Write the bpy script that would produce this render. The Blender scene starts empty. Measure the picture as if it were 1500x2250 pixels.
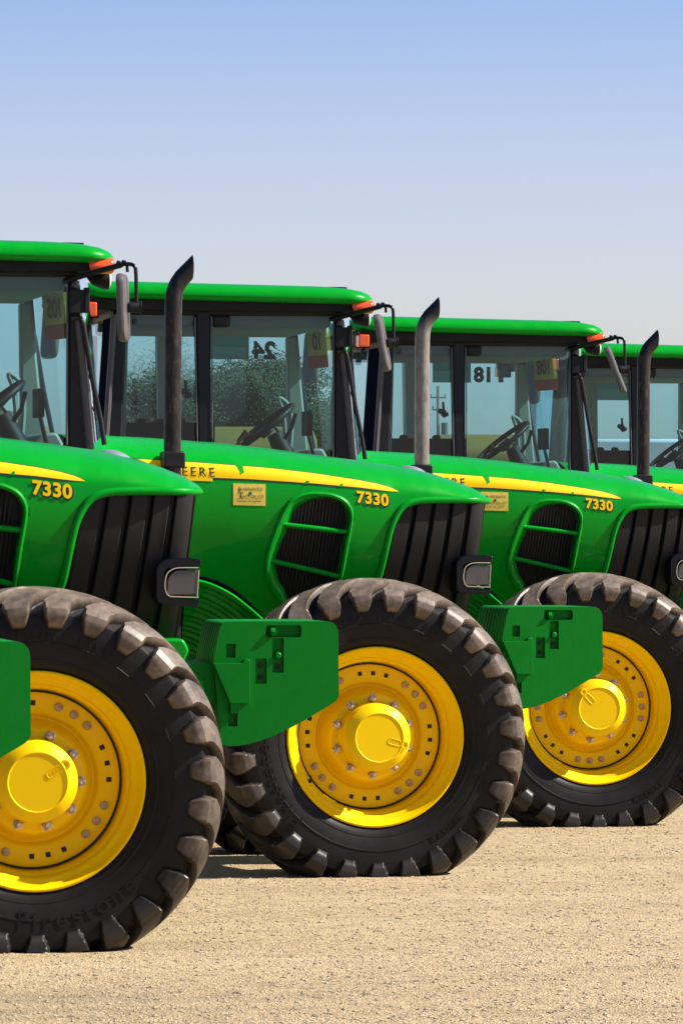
import bpy, bmesh, math, random
from mathutils import Vector, Matrix
R = math.radians
random.seed(7)
sc = bpy.context.scene
col = sc.collection
PI = math.pi

# ------------------------------------------------------------------ materials
def mat(name, base, rough=0.5, metal=0.0, coat=0.0, coat_rough=0.05, noise=None, bump=None, spec=0.5, dust=None, stint=None):
    """noise=(scale, colour2, lo, hi); bump=(scale, strength, dist); dust=(colour, amount, scale)"""
    m = bpy.data.materials.new(name); m.use_nodes = True
    nt = m.node_tree; N = nt.nodes; L = nt.links
    b = N['Principled BSDF']
    b.inputs['Base Color'].default_value = (*base, 1); b.inputs['Roughness'].default_value = rough
    b.inputs['Metallic'].default_value = metal; b.inputs['Coat Weight'].default_value = coat
    b.inputs['Coat Roughness'].default_value = coat_rough
    if stint: b.inputs['Specular Tint'].default_value = (*stint, 1)
    b.inputs['Specular IOR Level'].default_value = spec
    tc = N.new('ShaderNodeTexCoord'); src = None
    def cmix(a, bcol, fac):
        mx = N.new('ShaderNodeMix'); mx.data_type = 'RGBA'
        if a is None: mx.inputs[6].default_value = (*base, 1)
        else: L.new(a, mx.inputs[6])
        mx.inputs[7].default_value = (*bcol, 1); L.new(fac, mx.inputs[0]); return mx.outputs[2]
    def nz(scale, lo, hi, detail=6):
        n = N.new('ShaderNodeTexNoise'); n.inputs['Scale'].default_value = scale; n.inputs['Detail'].default_value = detail
        L.new(tc.outputs['Object'], n.inputs['Vector'])
        r = N.new('ShaderNodeMapRange'); r.inputs[1].default_value = lo; r.inputs[2].default_value = hi
        L.new(n.outputs['Fac'], r.inputs[0]); return r.outputs[0]
    if noise:
        src = cmix(src, noise[1], nz(noise[0], noise[2], noise[3]))
    if dust:
        f = nz(dust[2], 0.35, 0.75); mu = N.new('ShaderNodeMath'); mu.operation = 'MULTIPLY'; mu.inputs[1].default_value = dust[1]
        L.new(f, mu.inputs[0]); src = cmix(src, dust[0], mu.outputs[0])
        rr = N.new('ShaderNodeMapRange'); rr.inputs[3].default_value = rough; rr.inputs[4].default_value = min(1, rough + 0.25)
        L.new(f, rr.inputs[0]); L.new(rr.outputs[0], b.inputs['Roughness'])
    if src: L.new(src, b.inputs['Base Color'])
    if bump:
        n = N.new('ShaderNodeTexNoise'); n.inputs['Scale'].default_value = bump[0]; n.inputs['Detail'].default_value = 5
        L.new(tc.outputs['Object'], n.inputs['Vector'])
        bp = N.new('ShaderNodeBump'); bp.inputs['Strength'].default_value = bump[1]; bp.inputs['Distance'].default_value = bump[2]
        L.new(n.outputs['Fac'], bp.inputs['Height']); L.new(bp.outputs[0], b.inputs['Normal'])
    return m

M = {}
M['green'] = mat('green_paint', (0.0008, 0.285, 0.013), 0.22, coat=0.2, coat_rough=0.02, spec=.2, stint=(.25, 1, .3), dust=((0.003, 0.30, 0.018), 0.3, 9.0), bump=(3.0, 0.05, 0.01))
M['green_iron'] = mat('green_cast_iron', (0.0006, 0.185, 0.009), 0.42, coat=0.05, coat_rough=0.2, spec=.3, stint=(.3, 1, .4), dust=((0.004, 0.185, 0.016), 0.5, 14.0), bump=(60.0, 0.2, 0.002))
M['yellow'] = mat('yellow_paint', (0.97, 0.63, 0.0008), 0.34, coat=0.05, coat_rough=0.1, spec=.35, stint=(1, .8, .3), dust=((0.96, 0.595, 0.002), 0.5, 11.0), bump=(18.0, 0.06, 0.002))
M['decal'] = mat('yellow_decal', (0.86, 0.56, 0.002), 0.45, spec=.3, stint=(1, .85, .4))
M['paper'] = mat('yellow_sticker', (0.72, 0.56, 0.08), 0.5, noise=(35.0, (0.62, 0.46, 0.06), 0.4, 0.7))
M['ink'] = mat('black_ink', (0.008, 0.009, 0.012), 0.5)
M['inkgreen'] = mat('green_ink', (0.01, 0.12, 0.06), 0.5)
M['redpaper'] = mat('red_paper', (0.5, 0.05, 0.03), 0.6)
M['black'] = mat('black_paint', (0.007, 0.0075, 0.010), 0.38, spec=.3, dust=((0.022, 0.02, 0.018), 0.35, 12.0))
M['gloss'] = mat('gloss_black_housing', (0.004, 0.005, 0.010), 0.2, spec=.25)
M['plastic'] = mat('black_plastic', (0.007, 0.0065, 0.0062), 0.5, spec=.25, dust=((0.02, 0.017, 0.014), 0.5, 7.0), bump=(90.0, 0.12, 0.002))
M['slat'] = mat('grille_plastic', (0.0085, 0.0072, 0.0068), 0.5, spec=.3, dust=((0.03, 0.024, 0.02), 0.7, 5.0), bump=(70.0, 0.15, 0.002))
M['void'] = mat('dark_screen', (0.006, 0.006, 0.007), 0.6)
M['rib'] = mat('screen_rib', (0.03, 0.028, 0.026), 0.45)
M['rubber'] = mat('tyre_rubber', (0.007, 0.006, 0.0056), 0.55, spec=0.2, noise=(5.0, (0.016, 0.0135, 0.012), 0.45, 0.8), bump=(120.0, 0.12, 0.002))
M['steel'] = mat('bolt_steel', (0.78, 0.70, 0.58), 0.32, metal=0.35, noise=(60.0, (0.22, 0.15, 0.1), 0.45, 0.7))
M['zinc'] = mat('zinc_bolt', (0.5, 0.34, 0.2), 0.5, metal=0.15, noise=(70.0, (0.25, 0.16, 0.09), 0.45, 0.75))
M['chrome'] = mat('bright_trim', (0.75, 0.72, 0.68), 0.12, metal=1.0)
M['emblem'] = mat('brushed_emblem', (.5, .49, .5), .32, metal=.6)
M['mirrorglass'] = mat('dark_mirror_glass', (.02, .028, .026), .4, spec=.06)
M['greylens'] = mat('grey_lens_cover', (0.075, 0.066, 0.064), 0.3, coat=0.3, noise=(10.0, (0.09, 0.08, 0.077), 0.4, 0.7))
M['mirrorback'] = mat('mirror_shell', (0.115, 0.098, 0.09), 0.45, noise=(12.0, (0.075, 0.064, 0.058), 0.4, 0.7))
M['amber'] = mat('amber_lens', (0.85, 0.09, 0.008), 0.15, coat=0.6)
M['trim'] = mat('beige_trim', (0.30, 0.29, 0.235), 0.6)
M['headliner'] = mat('grey_headliner', (0.2, 0.2, 0.19), 0.8)
M['seat'] = mat('seat_cloth', (0.03, 0.032, 0.036), 0.8, bump=(150.0, 0.3, 0.002))
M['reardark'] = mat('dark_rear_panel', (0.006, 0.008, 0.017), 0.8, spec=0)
M['litpost'] = mat('lit_post_edge', (.075, .07, .07), .5, dust=((.12, .1, .09), .5, 10.0))  # colour of the painted highlight along the black posts
M['lens'] = mat('lamp_lens', (0.7, 0.7, 0.68), 0.1, coat=0.6)
M['redplastic'] = mat('red_brown_plastic', (0.16, 0.03, 0.02), 0.5)

def pipe_mat(name, base, c2, c3):
    m = bpy.data.materials.new(name); m.use_nodes = True
    nt = m.node_tree; N = nt.nodes; L = nt.links; b = N['Principled BSDF']
    b.inputs['Roughness'].default_value = 0.4; b.inputs['Metallic'].default_value = 0.2; b.inputs['Specular IOR Level'].default_value = .4
    tc = N.new('ShaderNodeTexCoord')
    mp = N.new('ShaderNodeMapping'); mp.inputs['Scale'].default_value = (1, 1, 0.35); L.new(tc.outputs['Object'], mp.inputs[0])
    n = N.new('ShaderNodeTexNoise'); n.inputs['Scale'].default_value = 42; n.inputs['Detail'].default_value = 8; n.inputs['Roughness'].default_value = 0.7
    L.new(mp.outputs[0], n.inputs['Vector'])
    cr = N.new('ShaderNodeValToRGB'); e = cr.color_ramp.elements
    e[0].position = 0.36; e[0].color = (*base, 1); e[1].position = 0.68; e[1].color = (*c3, 1)
    k = cr.color_ramp.elements.new(0.52); k.color = (*c2, 1)
    L.new(n.outputs['Fac'], cr.inputs[0])
    sp = N.new('ShaderNodeSeparateXYZ'); L.new(tc.outputs['Object'], sp.inputs[0])      # soot round the outlet
    ad = N.new('ShaderNodeMath'); ad.operation = 'MULTIPLY_ADD'; ad.inputs[1].default_value = .12; L.new(n.outputs['Fac'], ad.inputs[0]); L.new(sp.outputs[2], ad.inputs[2])
    so_ = N.new('ShaderNodeMapRange'); so_.inputs[1].default_value = 2.84; so_.inputs[2].default_value = 2.95; L.new(ad.outputs[0], so_.inputs[0])
    mx = N.new('ShaderNodeMix'); mx.data_type = 'RGBA'; mx.inputs[7].default_value = (.009, .008, .008, 1); L.new(so_.outputs[0], mx.inputs[0]); L.new(cr.outputs[0], mx.inputs[6]); L.new(mx.outputs[2], b.inputs['Base Color'])
    bp = N.new('ShaderNodeBump'); bp.inputs['Strength'].default_value = 0.5; bp.inputs['Distance'].default_value = 0.004
    L.new(n.outputs['Fac'], bp.inputs['Height']); L.new(bp.outputs[0], b.inputs['Normal'])
    return m
M['pipe_brown'] = pipe_mat('rusty_brown_pipe', (0.011, 0.0085, 0.008), (0.02, 0.0155, 0.013), (0.085, 0.06, 0.046))
M['pipe_grey'] = pipe_mat('weathered_grey_pipe', (0.16, 0.14, 0.125), (0.24, 0.215, 0.19), (0.32, 0.285, 0.25))

def glass_mat(name, tint, fres=1.0):
    m = bpy.data.materials.new(name); m.use_nodes = True
    nt = m.node_tree; N = nt.nodes; L = nt.links; N.remove(N['Principled BSDF'])
    out = N['Material Output']
    t = N.new('ShaderNodeBsdfTransparent'); t.inputs[0].default_value = (*tint, 1)
    g = N.new('ShaderNodeBsdfGlossy'); g.inputs['Roughness'].default_value = 0.02; g.inputs['Color'].default_value = (0.9, 0.95, 1, 1)
    f = N.new('ShaderNodeFresnel'); f.inputs['IOR'].default_value = 1.5
    mx = N.new('ShaderNodeMixShader'); L.new(f.outputs[0], mx.inputs[0]); L.new(t.outputs[0], mx.inputs[1]); L.new(g.outputs[0], mx.inputs[2])
    L.new(mx.outputs[0], out.inputs[0]); return m
M['glass'] = glass_mat('tinted_cab_glass', (0.57, 0.82, 0.885))
def film_mat():
    m = bpy.data.materials.new('green_window_film'); m.use_nodes = True
    nt = m.node_tree; N = nt.nodes; L = nt.links; N.remove(N['Principled BSDF'])
    t = N.new('ShaderNodeBsdfTransparent'); t.inputs[0].default_value = (.03, .13, .10, 1)
    d = N.new('ShaderNodeBsdfTranslucent'); d.inputs[0].default_value = (.02, .16, .10, 1)
    e = N.new('ShaderNodeBsdfDiffuse'); e.inputs[0].default_value = (.01, .10, .07, 1)
    a = N.new('ShaderNodeMixShader'); a.inputs[0].default_value = .5; L.new(d.outputs[0], a.inputs[1]); L.new(e.outputs[0], a.inputs[2])
    x = N.new('ShaderNodeMixShader'); x.inputs[0].default_value = .45; L.new(t.outputs[0], x.inputs[1]); L.new(a.outputs[0], x.inputs[2])
    L.new(x.outputs[0], N['Material Output'].inputs[0]); return m
M['film'] = film_mat()

def tyre_mat():
    """rubber: sidewall black, lug faces worn and dusted with tan soil, darkened downward as painted shade (uses a vertex attribute that marks the lugs)"""
    m = bpy.data.materials.new('lugged_tyre_rubber'); m.use_nodes = True
    nt = m.node_tree; N = nt.nodes; L = nt.links; b = N['Principled BSDF']
    at = N.new('ShaderNodeAttribute'); at.attribute_name = 'lug'
    tc = N.new('ShaderNodeTexCoord')
    n = N.new('ShaderNodeTexNoise'); n.inputs['Scale'].default_value = 7; n.inputs['Detail'].default_value = 7; n.inputs['Roughness'].default_value = 0.65
    L.new(tc.outputs['Object'], n.inputs['Vector'])
    n2 = N.new('ShaderNodeTexNoise'); n2.inputs['Scale'].default_value = 45; n2.inputs['Detail'].default_value = 6
    L.new(tc.outputs['Object'], n2.inputs['Vector'])
    mr = N.new('ShaderNodeMapRange'); mr.inputs[1].default_value = 0.3; mr.inputs[2].default_value = 0.75; mr.inputs[3].default_value = 0.18; L.new(n.outputs['Fac'], mr.inputs[0])
    mr2 = N.new('ShaderNodeMapRange'); mr2.inputs[1].default_value = 0.25; mr2.inputs[2].default_value = 0.7; mr2.inputs[3].default_value = 0.5; L.new(n2.outputs['Fac'], mr2.inputs[0])
    mu = N.new('ShaderNodeMath'); mu.operation = 'MULTIPLY'; L.new(at.outputs['Fac'], mu.inputs[0]); L.new(mr.outputs[0], mu.inputs[1])
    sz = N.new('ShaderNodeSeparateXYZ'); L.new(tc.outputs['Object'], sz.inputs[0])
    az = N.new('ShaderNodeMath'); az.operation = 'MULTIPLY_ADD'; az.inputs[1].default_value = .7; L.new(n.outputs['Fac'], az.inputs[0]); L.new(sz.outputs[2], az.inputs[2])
    mz = N.new('ShaderNodeMapRange'); mz.inputs[1].default_value = -.15; mz.inputs[2].default_value = .75; mz.inputs[3].default_value = .10; mz.inputs[4].default_value = 1.15; L.new(az.outputs[0], mz.inputs[0])  # tan fades towards the bottom, painting in the shade on the low lugs
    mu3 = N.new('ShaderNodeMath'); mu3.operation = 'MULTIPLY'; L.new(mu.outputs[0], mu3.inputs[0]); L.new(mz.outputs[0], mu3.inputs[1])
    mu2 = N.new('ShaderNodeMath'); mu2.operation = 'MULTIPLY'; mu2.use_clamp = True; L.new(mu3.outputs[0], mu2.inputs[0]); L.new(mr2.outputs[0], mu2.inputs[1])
    c0 = N.new('ShaderNodeMix'); c0.data_type = 'RGBA'; c0.inputs[6].default_value = (0.0055, 0.0048, 0.0045, 1); c0.inputs[7].default_value = (0.016, 0.0135, 0.012, 1)
    L.new(mr.outputs[0], c0.inputs[0])
    c1 = N.new('ShaderNodeMix'); c1.data_type = 'RGBA'; c1.inputs[7].default_value = (0.30, 0.225, 0.165, 1)
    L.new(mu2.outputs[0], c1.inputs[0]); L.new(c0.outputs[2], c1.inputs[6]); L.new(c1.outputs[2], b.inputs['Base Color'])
    mrr = N.new('ShaderNodeMapRange'); mrr.inputs[3].default_value = .5; mrr.inputs[4].default_value = .42; L.new(at.outputs['Fac'], mrr.inputs[0]); L.new(mrr.outputs[0], b.inputs['Roughness'])
    mrs = N.new('ShaderNodeMapRange'); mrs.inputs[3].default_value = .2; mrs.inputs[4].default_value = .32; L.new(at.outputs['Fac'], mrs.inputs[0]); L.new(mrs.outputs[0], b.inputs['Specular IOR Level'])
    bp = N.new('ShaderNodeBump'); bp.inputs['Strength'].default_value = 0.22; bp.inputs['Distance'].default_value = 0.004
    L.new(n2.outputs['Fac'], bp.inputs['Height']); L.new(bp.outputs[0], b.inputs['Normal'])
    return m
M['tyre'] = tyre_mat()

# ------------------------------------------------------------------ mesh helpers
class MB:
    def __init__(s): s.v = []; s.f = []; s.m = []; s.mi = 0
    def add(s, vs, fs):
        o = len(s.v); s.v += [tuple(v) for v in vs]; s.f += [tuple(i + o for i in f) for f in fs]; s.m += [s.mi] * len(fs); return s
    def box(s, x0, x1, y0, y1, z0, z1, mtx=None):
        vs = [Vector((x, y, z)) for x in (x0, x1) for y in (y0, y1) for z in (z0, z1)]
        if mtx is not None: vs = [mtx @ v for v in vs]
        return s.add(vs, [(0, 1, 3, 2), (4, 6, 7, 5), (0, 4, 5, 1), (2, 3, 7, 6), (0, 2, 6, 4), (1, 5, 7, 3)])
    def grid(s, rows, close_u=False, close_v=False):
        n = len(rows); k = len(rows[0]); vs = [p for r in rows for p in r]; fs = []
        for i in range(n if close_u else n - 1):
            for j in range(k if close_v else k - 1):
                a, b2 = i, (i + 1) % n; c, d = j, (j + 1) % k
                fs.append((a * k + c, a * k + d, b2 * k + d, b2 * k + c))
        return s.add(vs, fs)
    def tube(s, pts, r, n=12, cap=True, closed=False, flat=1.0, up=None):
        pts = [Vector(p) for p in pts]; N = len(pts)
        rs = r if isinstance(r, (list, tuple)) else [r] * N
        rows = []; prev = None
        for i in range(N):
            a = pts[i - 1] if (i > 0 or closed) else pts[i]; c = pts[(i + 1) % N] if (i < N - 1 or closed) else pts[i]
            t = (c - a).normalized()
            if prev is None:
                u = Vector(up) if up else (Vector((0, 0, 1)) if abs(t.z) < .9 else Vector((0, 1, 0)))
            else: u = prev
            u = (u - t * u.dot(t)).normalized(); prev = u; w = t.cross(u)
            rows.append([pts[i] + (u * math.cos(2 * PI * k / n) * flat + w * math.sin(2 * PI * k / n)) * rs[i] for k in range(n)])
        s.grid(rows, close_u=closed, close_v=True)
        if cap and not closed:
            o = len(s.v) - N * n
            s.f.append(tuple(o + k for k in range(n))); s.m.append(s.mi)
            s.f.append(tuple(o + (N - 1) * n + k for k in reversed(range(n)))); s.m.append(s.mi)
        return s
    def lathe(s, prof, n=64, c=(0, 0, 0), cap0=False, cap1=False):
        """profile of (radius, y) about the Y axis"""
        rows = [[(c[0] + r * math.cos(2 * PI * k / n), c[1] + y, c[2] + r * math.sin(2 * PI * k / n)) for k in range(n)] for r, y in prof]
        o = len(s.v); s.grid(rows, close_v=True)
        if cap0: s.f.append(tuple(o + k for k in range(n))); s.m.append(s.mi)
        if cap1: s.f.append(tuple(o + (len(prof) - 1) * n + k for k in reversed(range(n)))); s.m.append(s.mi)
        return s
    def prism(s, outline, y0, y1):
        """outline in (x,z), from y0 (near) to y1 (far)"""
        n = len(outline); vs = [(x, y0, z) for x, z in outline] + [(x, y1, z) for x, z in outline]
        fs = [tuple(range(n)), tuple(reversed(range(n, 2 * n)))] + [(i, n + i, n + (i + 1) % n, (i + 1) % n) for i in range(n)]
        return s.add(vs, fs)
    def holed(s, outline, y0, y1, recesses):
        """plate whose near face (y0) carries sunk recesses: list of (loop, depth)"""
        bm = bmesh.new()
        def loop(pts, y): 
            vs = [bm.verts.new((x, y, z)) for x, z in pts]
            return vs, [bm.edges.new((vs[i], vs[(i + 1) % len(vs)])) for i in range(len(vs))]
        ov, oe = loop(outline, y0); es = list(oe); walls = []
        for pts, d in recesses:
            rv, re = loop(pts, y0); es += re; walls.append((rv, pts, d))
        bmesh.ops.triangle_fill(bm, use_beauty=True, use_dissolve=False, edges=es)
        bv = [bm.verts.new((x, y1, z)) for x, z in outline]; n = len(bv)
        for i in range(n): bm.faces.new((ov[i], ov[(i + 1) % n], bv[(i + 1) % n], bv[i]))
        bm.faces.new(bv)
        for rv, pts, d in walls:
            fv = [bm.verts.new((x, y0 + d, z)) for x, z in pts]; k = len(fv)
            for i in range(k): bm.faces.new((rv[i], rv[(i + 1) % k], fv[(i + 1) % k], fv[i]))
            bm.faces.new(fv)
        bmesh.ops.recalc_face_normals(bm, faces=bm.faces[:])
        bm.verts.index_update()
        s.add([v.co[:] for v in bm.verts], [[v.index for v in f.verts] for f in bm.faces]); bm.free(); return s
    def build(s, name, mats, parent=None, bevel=0, seg=2, smooth=True, angle=35, loc=None, recalc=True, subsurf=0):
        me = bpy.data.meshes.new(name); me.from_pydata(s.v, [], s.f)
        mats = mats if isinstance(mats, (list, tuple)) else [mats]
        for k in mats: me.materials.append(M[k] if isinstance(k, str) else k)
        me.polygons.foreach_set('material_index', s.m)
        if recalc:
            bm = bmesh.new(); bm.from_mesh(me); bmesh.ops.recalc_face_normals(bm, faces=bm.faces[:]); bm.to_mesh(me); bm.free()
        if smooth:
            me.shade_smooth() if hasattr(me, 'shade_smooth') else None
            me.set_sharp_from_angle(angle=R(angle))
        o = bpy.data.objects.new(name, me); col.objects.link(o)
        if parent: o.parent = parent
        if loc: o.location = loc
        if bevel:
            b = o.modifiers.new('bevel', 'BEVEL'); b.width = bevel; b.segments = seg; b.limit_method = 'ANGLE'; b.angle_limit = R(40); b.harden_normals = False
        if subsurf:
            u = o.modifiers.new('sub', 'SUBSURF'); u.levels = u.render_levels = subsurf
        return o

def tag(o, label=None, cat=None, group=None, kind=None):
    if label: o['label'] = label
    if cat: o['category'] = cat
    if group: o['group'] = group
    if kind: o['kind'] = kind
    return o
def empty(name, loc, rz=0, parent=None):
    o = bpy.data.objects.new(name, None); col.objects.link(o); o.location = loc; o.rotation_euler = (0, 0, rz); o.empty_display_size = .2
    if parent: o.parent = parent
    return o
def text_verts(body, size, extrude=0.0, offset=0.0, spacing=1.0, shear=0.0):
    c = bpy.data.curves.new('t', 'FONT'); c.body = body; c.size = size; c.extrude = extrude; c.offset = offset
    c.align_x = 'CENTER'; c.align_y = 'CENTER'; c.space_character = spacing; c.shear = shear; c.resolution_u = 4
    o = bpy.data.objects.new('t', c); col.objects.link(o)
    dg = bpy.context.evaluated_depsgraph_get(); dg.update()
    me = bpy.data.meshes.new_from_object(o.evaluated_get(dg))
    vs = [v.co.copy() for v in me.vertices]; fs = [tuple(p.vertices) for p in me.polygons]
    bpy.data.objects.remove(o); bpy.data.curves.remove(c); bpy.data.meshes.remove(me)
    return vs, fs
def interp(tab, x):
    if x <= tab[0][0]: return tab[0][1]
    for (a, b), (c, d) in zip(tab, tab[1:]):
        if x <= c: return b + (d - b) * (x - a) / (c - a)
    return tab[-1][1]
def catmull(pts, n=6, closed=False):
    P = [Vector(p) for p in pts]; N = len(P); out = []
    for i in range(N if closed else N - 1):
        p0 = P[i - 1] if (i or closed) else P[0]; p1 = P[i]; p2 = P[(i + 1) % N]; p3 = P[(i + 2) % N] if (closed or i + 2 < N) else P[-1]
        for k in range(n):
            t = k / n
            out.append(0.5 * ((2 * p1) + (p2 - p0) * t + (2 * p0 - 5 * p1 + 4 * p2 - p3) * t * t + (3 * p1 - p0 - 3 * p2 + p3) * t ** 3))
    if not closed: out.append(P[-1])
    return out
def inpoly(x, z, poly):
    r = False; n = len(poly)
    for i in range(n):
        x1, z1 = poly[i][0], poly[i][1]; x2, z2 = poly[(i + 1) % n][0], poly[(i + 1) % n][1]
        if (z1 > z) != (z2 > z) and x < (x2 - x1) * (z - z1) / (z2 - z1) + x1: r = not r
    return r
def rounded(pts, r, n=4):
    """round the corners of a polygon given as (x,z); r may be a list"""
    out = []; N = len(pts)
    for i in range(N):
        p = Vector(pts[i]); a = Vector(pts[i - 1]); b = Vector(pts[(i + 1) % N]); rr = r[i] if isinstance(r, (list, tuple)) else r
        da = (a - p); db = (b - p); k = min(rr, da.length * .49, db.length * .49)
        if k <= 0: out.append(tuple(p)); continue
        s, e = p + da.normalized() * k, p + db.normalized() * k
        for j in range(n + 1):
            t = j / n; out.append(tuple((1 - t) ** 2 * s + 2 * t * (1 - t) * p + t * t * e))
    return out

# ------------------------------------------------------------------ wheel
NL = 27; W0 = .335
def tyre_mesh():
    # half profile (r, y) from near bead over the crown to far bead
    half = [(.428, -.150), (.440, -.166), (.462, -.180), (.467, -.1815), (.469, -.1855), (.475, -.1875), (.479, -.1865), (.490, -.190), (.515, -.1965), (.536, -.1995), (.538, -.2025), (.544, -.2030), (.546, -.2005), (.565, -.2015), (.590, -.2015), (.598, -.2012), (.604, -.2008), (.610, -.200), (.617, -.1993), (.628, -.198),
            (.636, -.1968), (.644, -.1955), (.651, -.194), (.658, -.192), (.672, -.187), (.684, -.180), (.693, -.172), (.699, -.162), (.703, -.150), (.706, -.135), (.7085, -.115), (.710, -.095), (.7112, -.072), (.712, -.048), (.7125, -.024), (.713, 0)]
    half = [(r - (.026 * (abs(y) / .17) ** 2.2 if abs(y) <= .17 and r > .65 else (.026 if r > .66 and abs(y) < .19 else 0) * min(1, (r - .65) / .05)), y) for r, y in half]
    prof = half + [(r, -y) for r, y in reversed(half[:-1])]
    K = len(prof); C = 32; NU = NL * C
    nrm = []
    for i in range(K):
        a = Vector(prof[max(0, i - 1)]); b = Vector(prof[min(K - 1, i + 1)]); t = (b - a).normalized(); nrm.append(Vector((t.y, -t.x)))
    mid = K // 2
    vs = []; lug = []
    def lugh(v, u):  # u in 0..1 over the pitch; v signed y position index side
        return 0
    for i in range(NU):
        for j in range(K):
            r, y = prof[j]; side = -1 if j <= mid else 1
            ay = abs(y)
            # skew: lug bars sweep from the shoulder towards the centre in the rolling direction
            inward = max(0.0, .17 - ay) if r > .66 else 0.0
            skew = (inward ** 1.05) * 1.18 / .71
            u = (i / C + (0.5 if side > 0 else 0)) % 1.0
            def prof_h(u, j):
                h = 0
                if r > .598:
                    tip = max(0, min(1, (r - .598) / .018)) ** .5
                    if ay >= .185: amp = .020 + .024 * max(0, min(1, (r - .60) / .07))
                    else: amp = .044 + .004 * min(1, (.185 - ay) / .04)
                    w = W0 - (.19 * max(0, min(1, (.675 - r) / .077)) if ay > .16 else 0)
                    d = abs(u - .5)
                    e = max(0, min(1, (w + .044 - d) / .044))
                    h = amp * e * tip
                if ay < .03 and h: h *= 1.0
                return h
            # each half's lugs run 25 mm past the centre line, then stop
            h = prof_h(u, j)
            if ay < .02 and j != mid: h *= 1
            if j == mid:
                h = max(prof_h(i / C % 1.0, j), prof_h((i / C + .5) % 1.0, j)) * .9
            th = -(2 * PI * i / NU + skew) + PI / 2   # clockwise seen from the near side
            p = Vector((r, y)) + nrm[j] * (h if nrm[j].x > 0 or abs(nrm[j].y) > .3 else h)
            rr, yy = p.x, p.y
            vs.append([rr * math.cos(th), yy, rr * math.sin(th)]); lug.append(max(0, min(1, (h - .006) / .012)))
    fs = []
    for i in range(NU):
        i2 = (i + 1) % NU
        for j in range(K - 1):
            fs.append((i * K + j, i * K + j + 1, i2 * K + j + 1, i2 * K + j))
    # sit on the ground: flatten and bulge the contact patch
    for v in vs:
        if v[2] < -.662:
            v[2] = -.662 + (v[2] + .662) * .02
        if v[2] < -.45:
            k = (-.45 - v[2]) / .21
            v[1] *= 1 + .07 * k
    return vs, fs, lug

def ring_text(mb, body, size, radius, angle, y, flip=False, off=.0):
    """raised lettering bent round the sidewall, centred on an image angle (ccw from +x, seen from the near side)"""
    vs, fs = text_verts(body, size, extrude=.0012, offset=off, spacing=1.25)
    out = []
    for p in vs:
        a = angle - p.x / radius; r = radius + p.y
        if flip: a = angle + p.x / radius; r = radius - p.y
        # follow the sidewall depth
        yy = -(0.2015 + .0022) if r < .61 else -(0.2015 + .0022 - (r - .61) * .12)
        if r < .55: yy = -(.2037 - (.55 - r) * .08)
        yy *= 1 + .07 * max(0, (-.45 - r * math.sin(a)) / .21)
        out.append((r * math.cos(a), yy - p.z, r * math.sin(a)))
    mb.add(out, fs)

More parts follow.
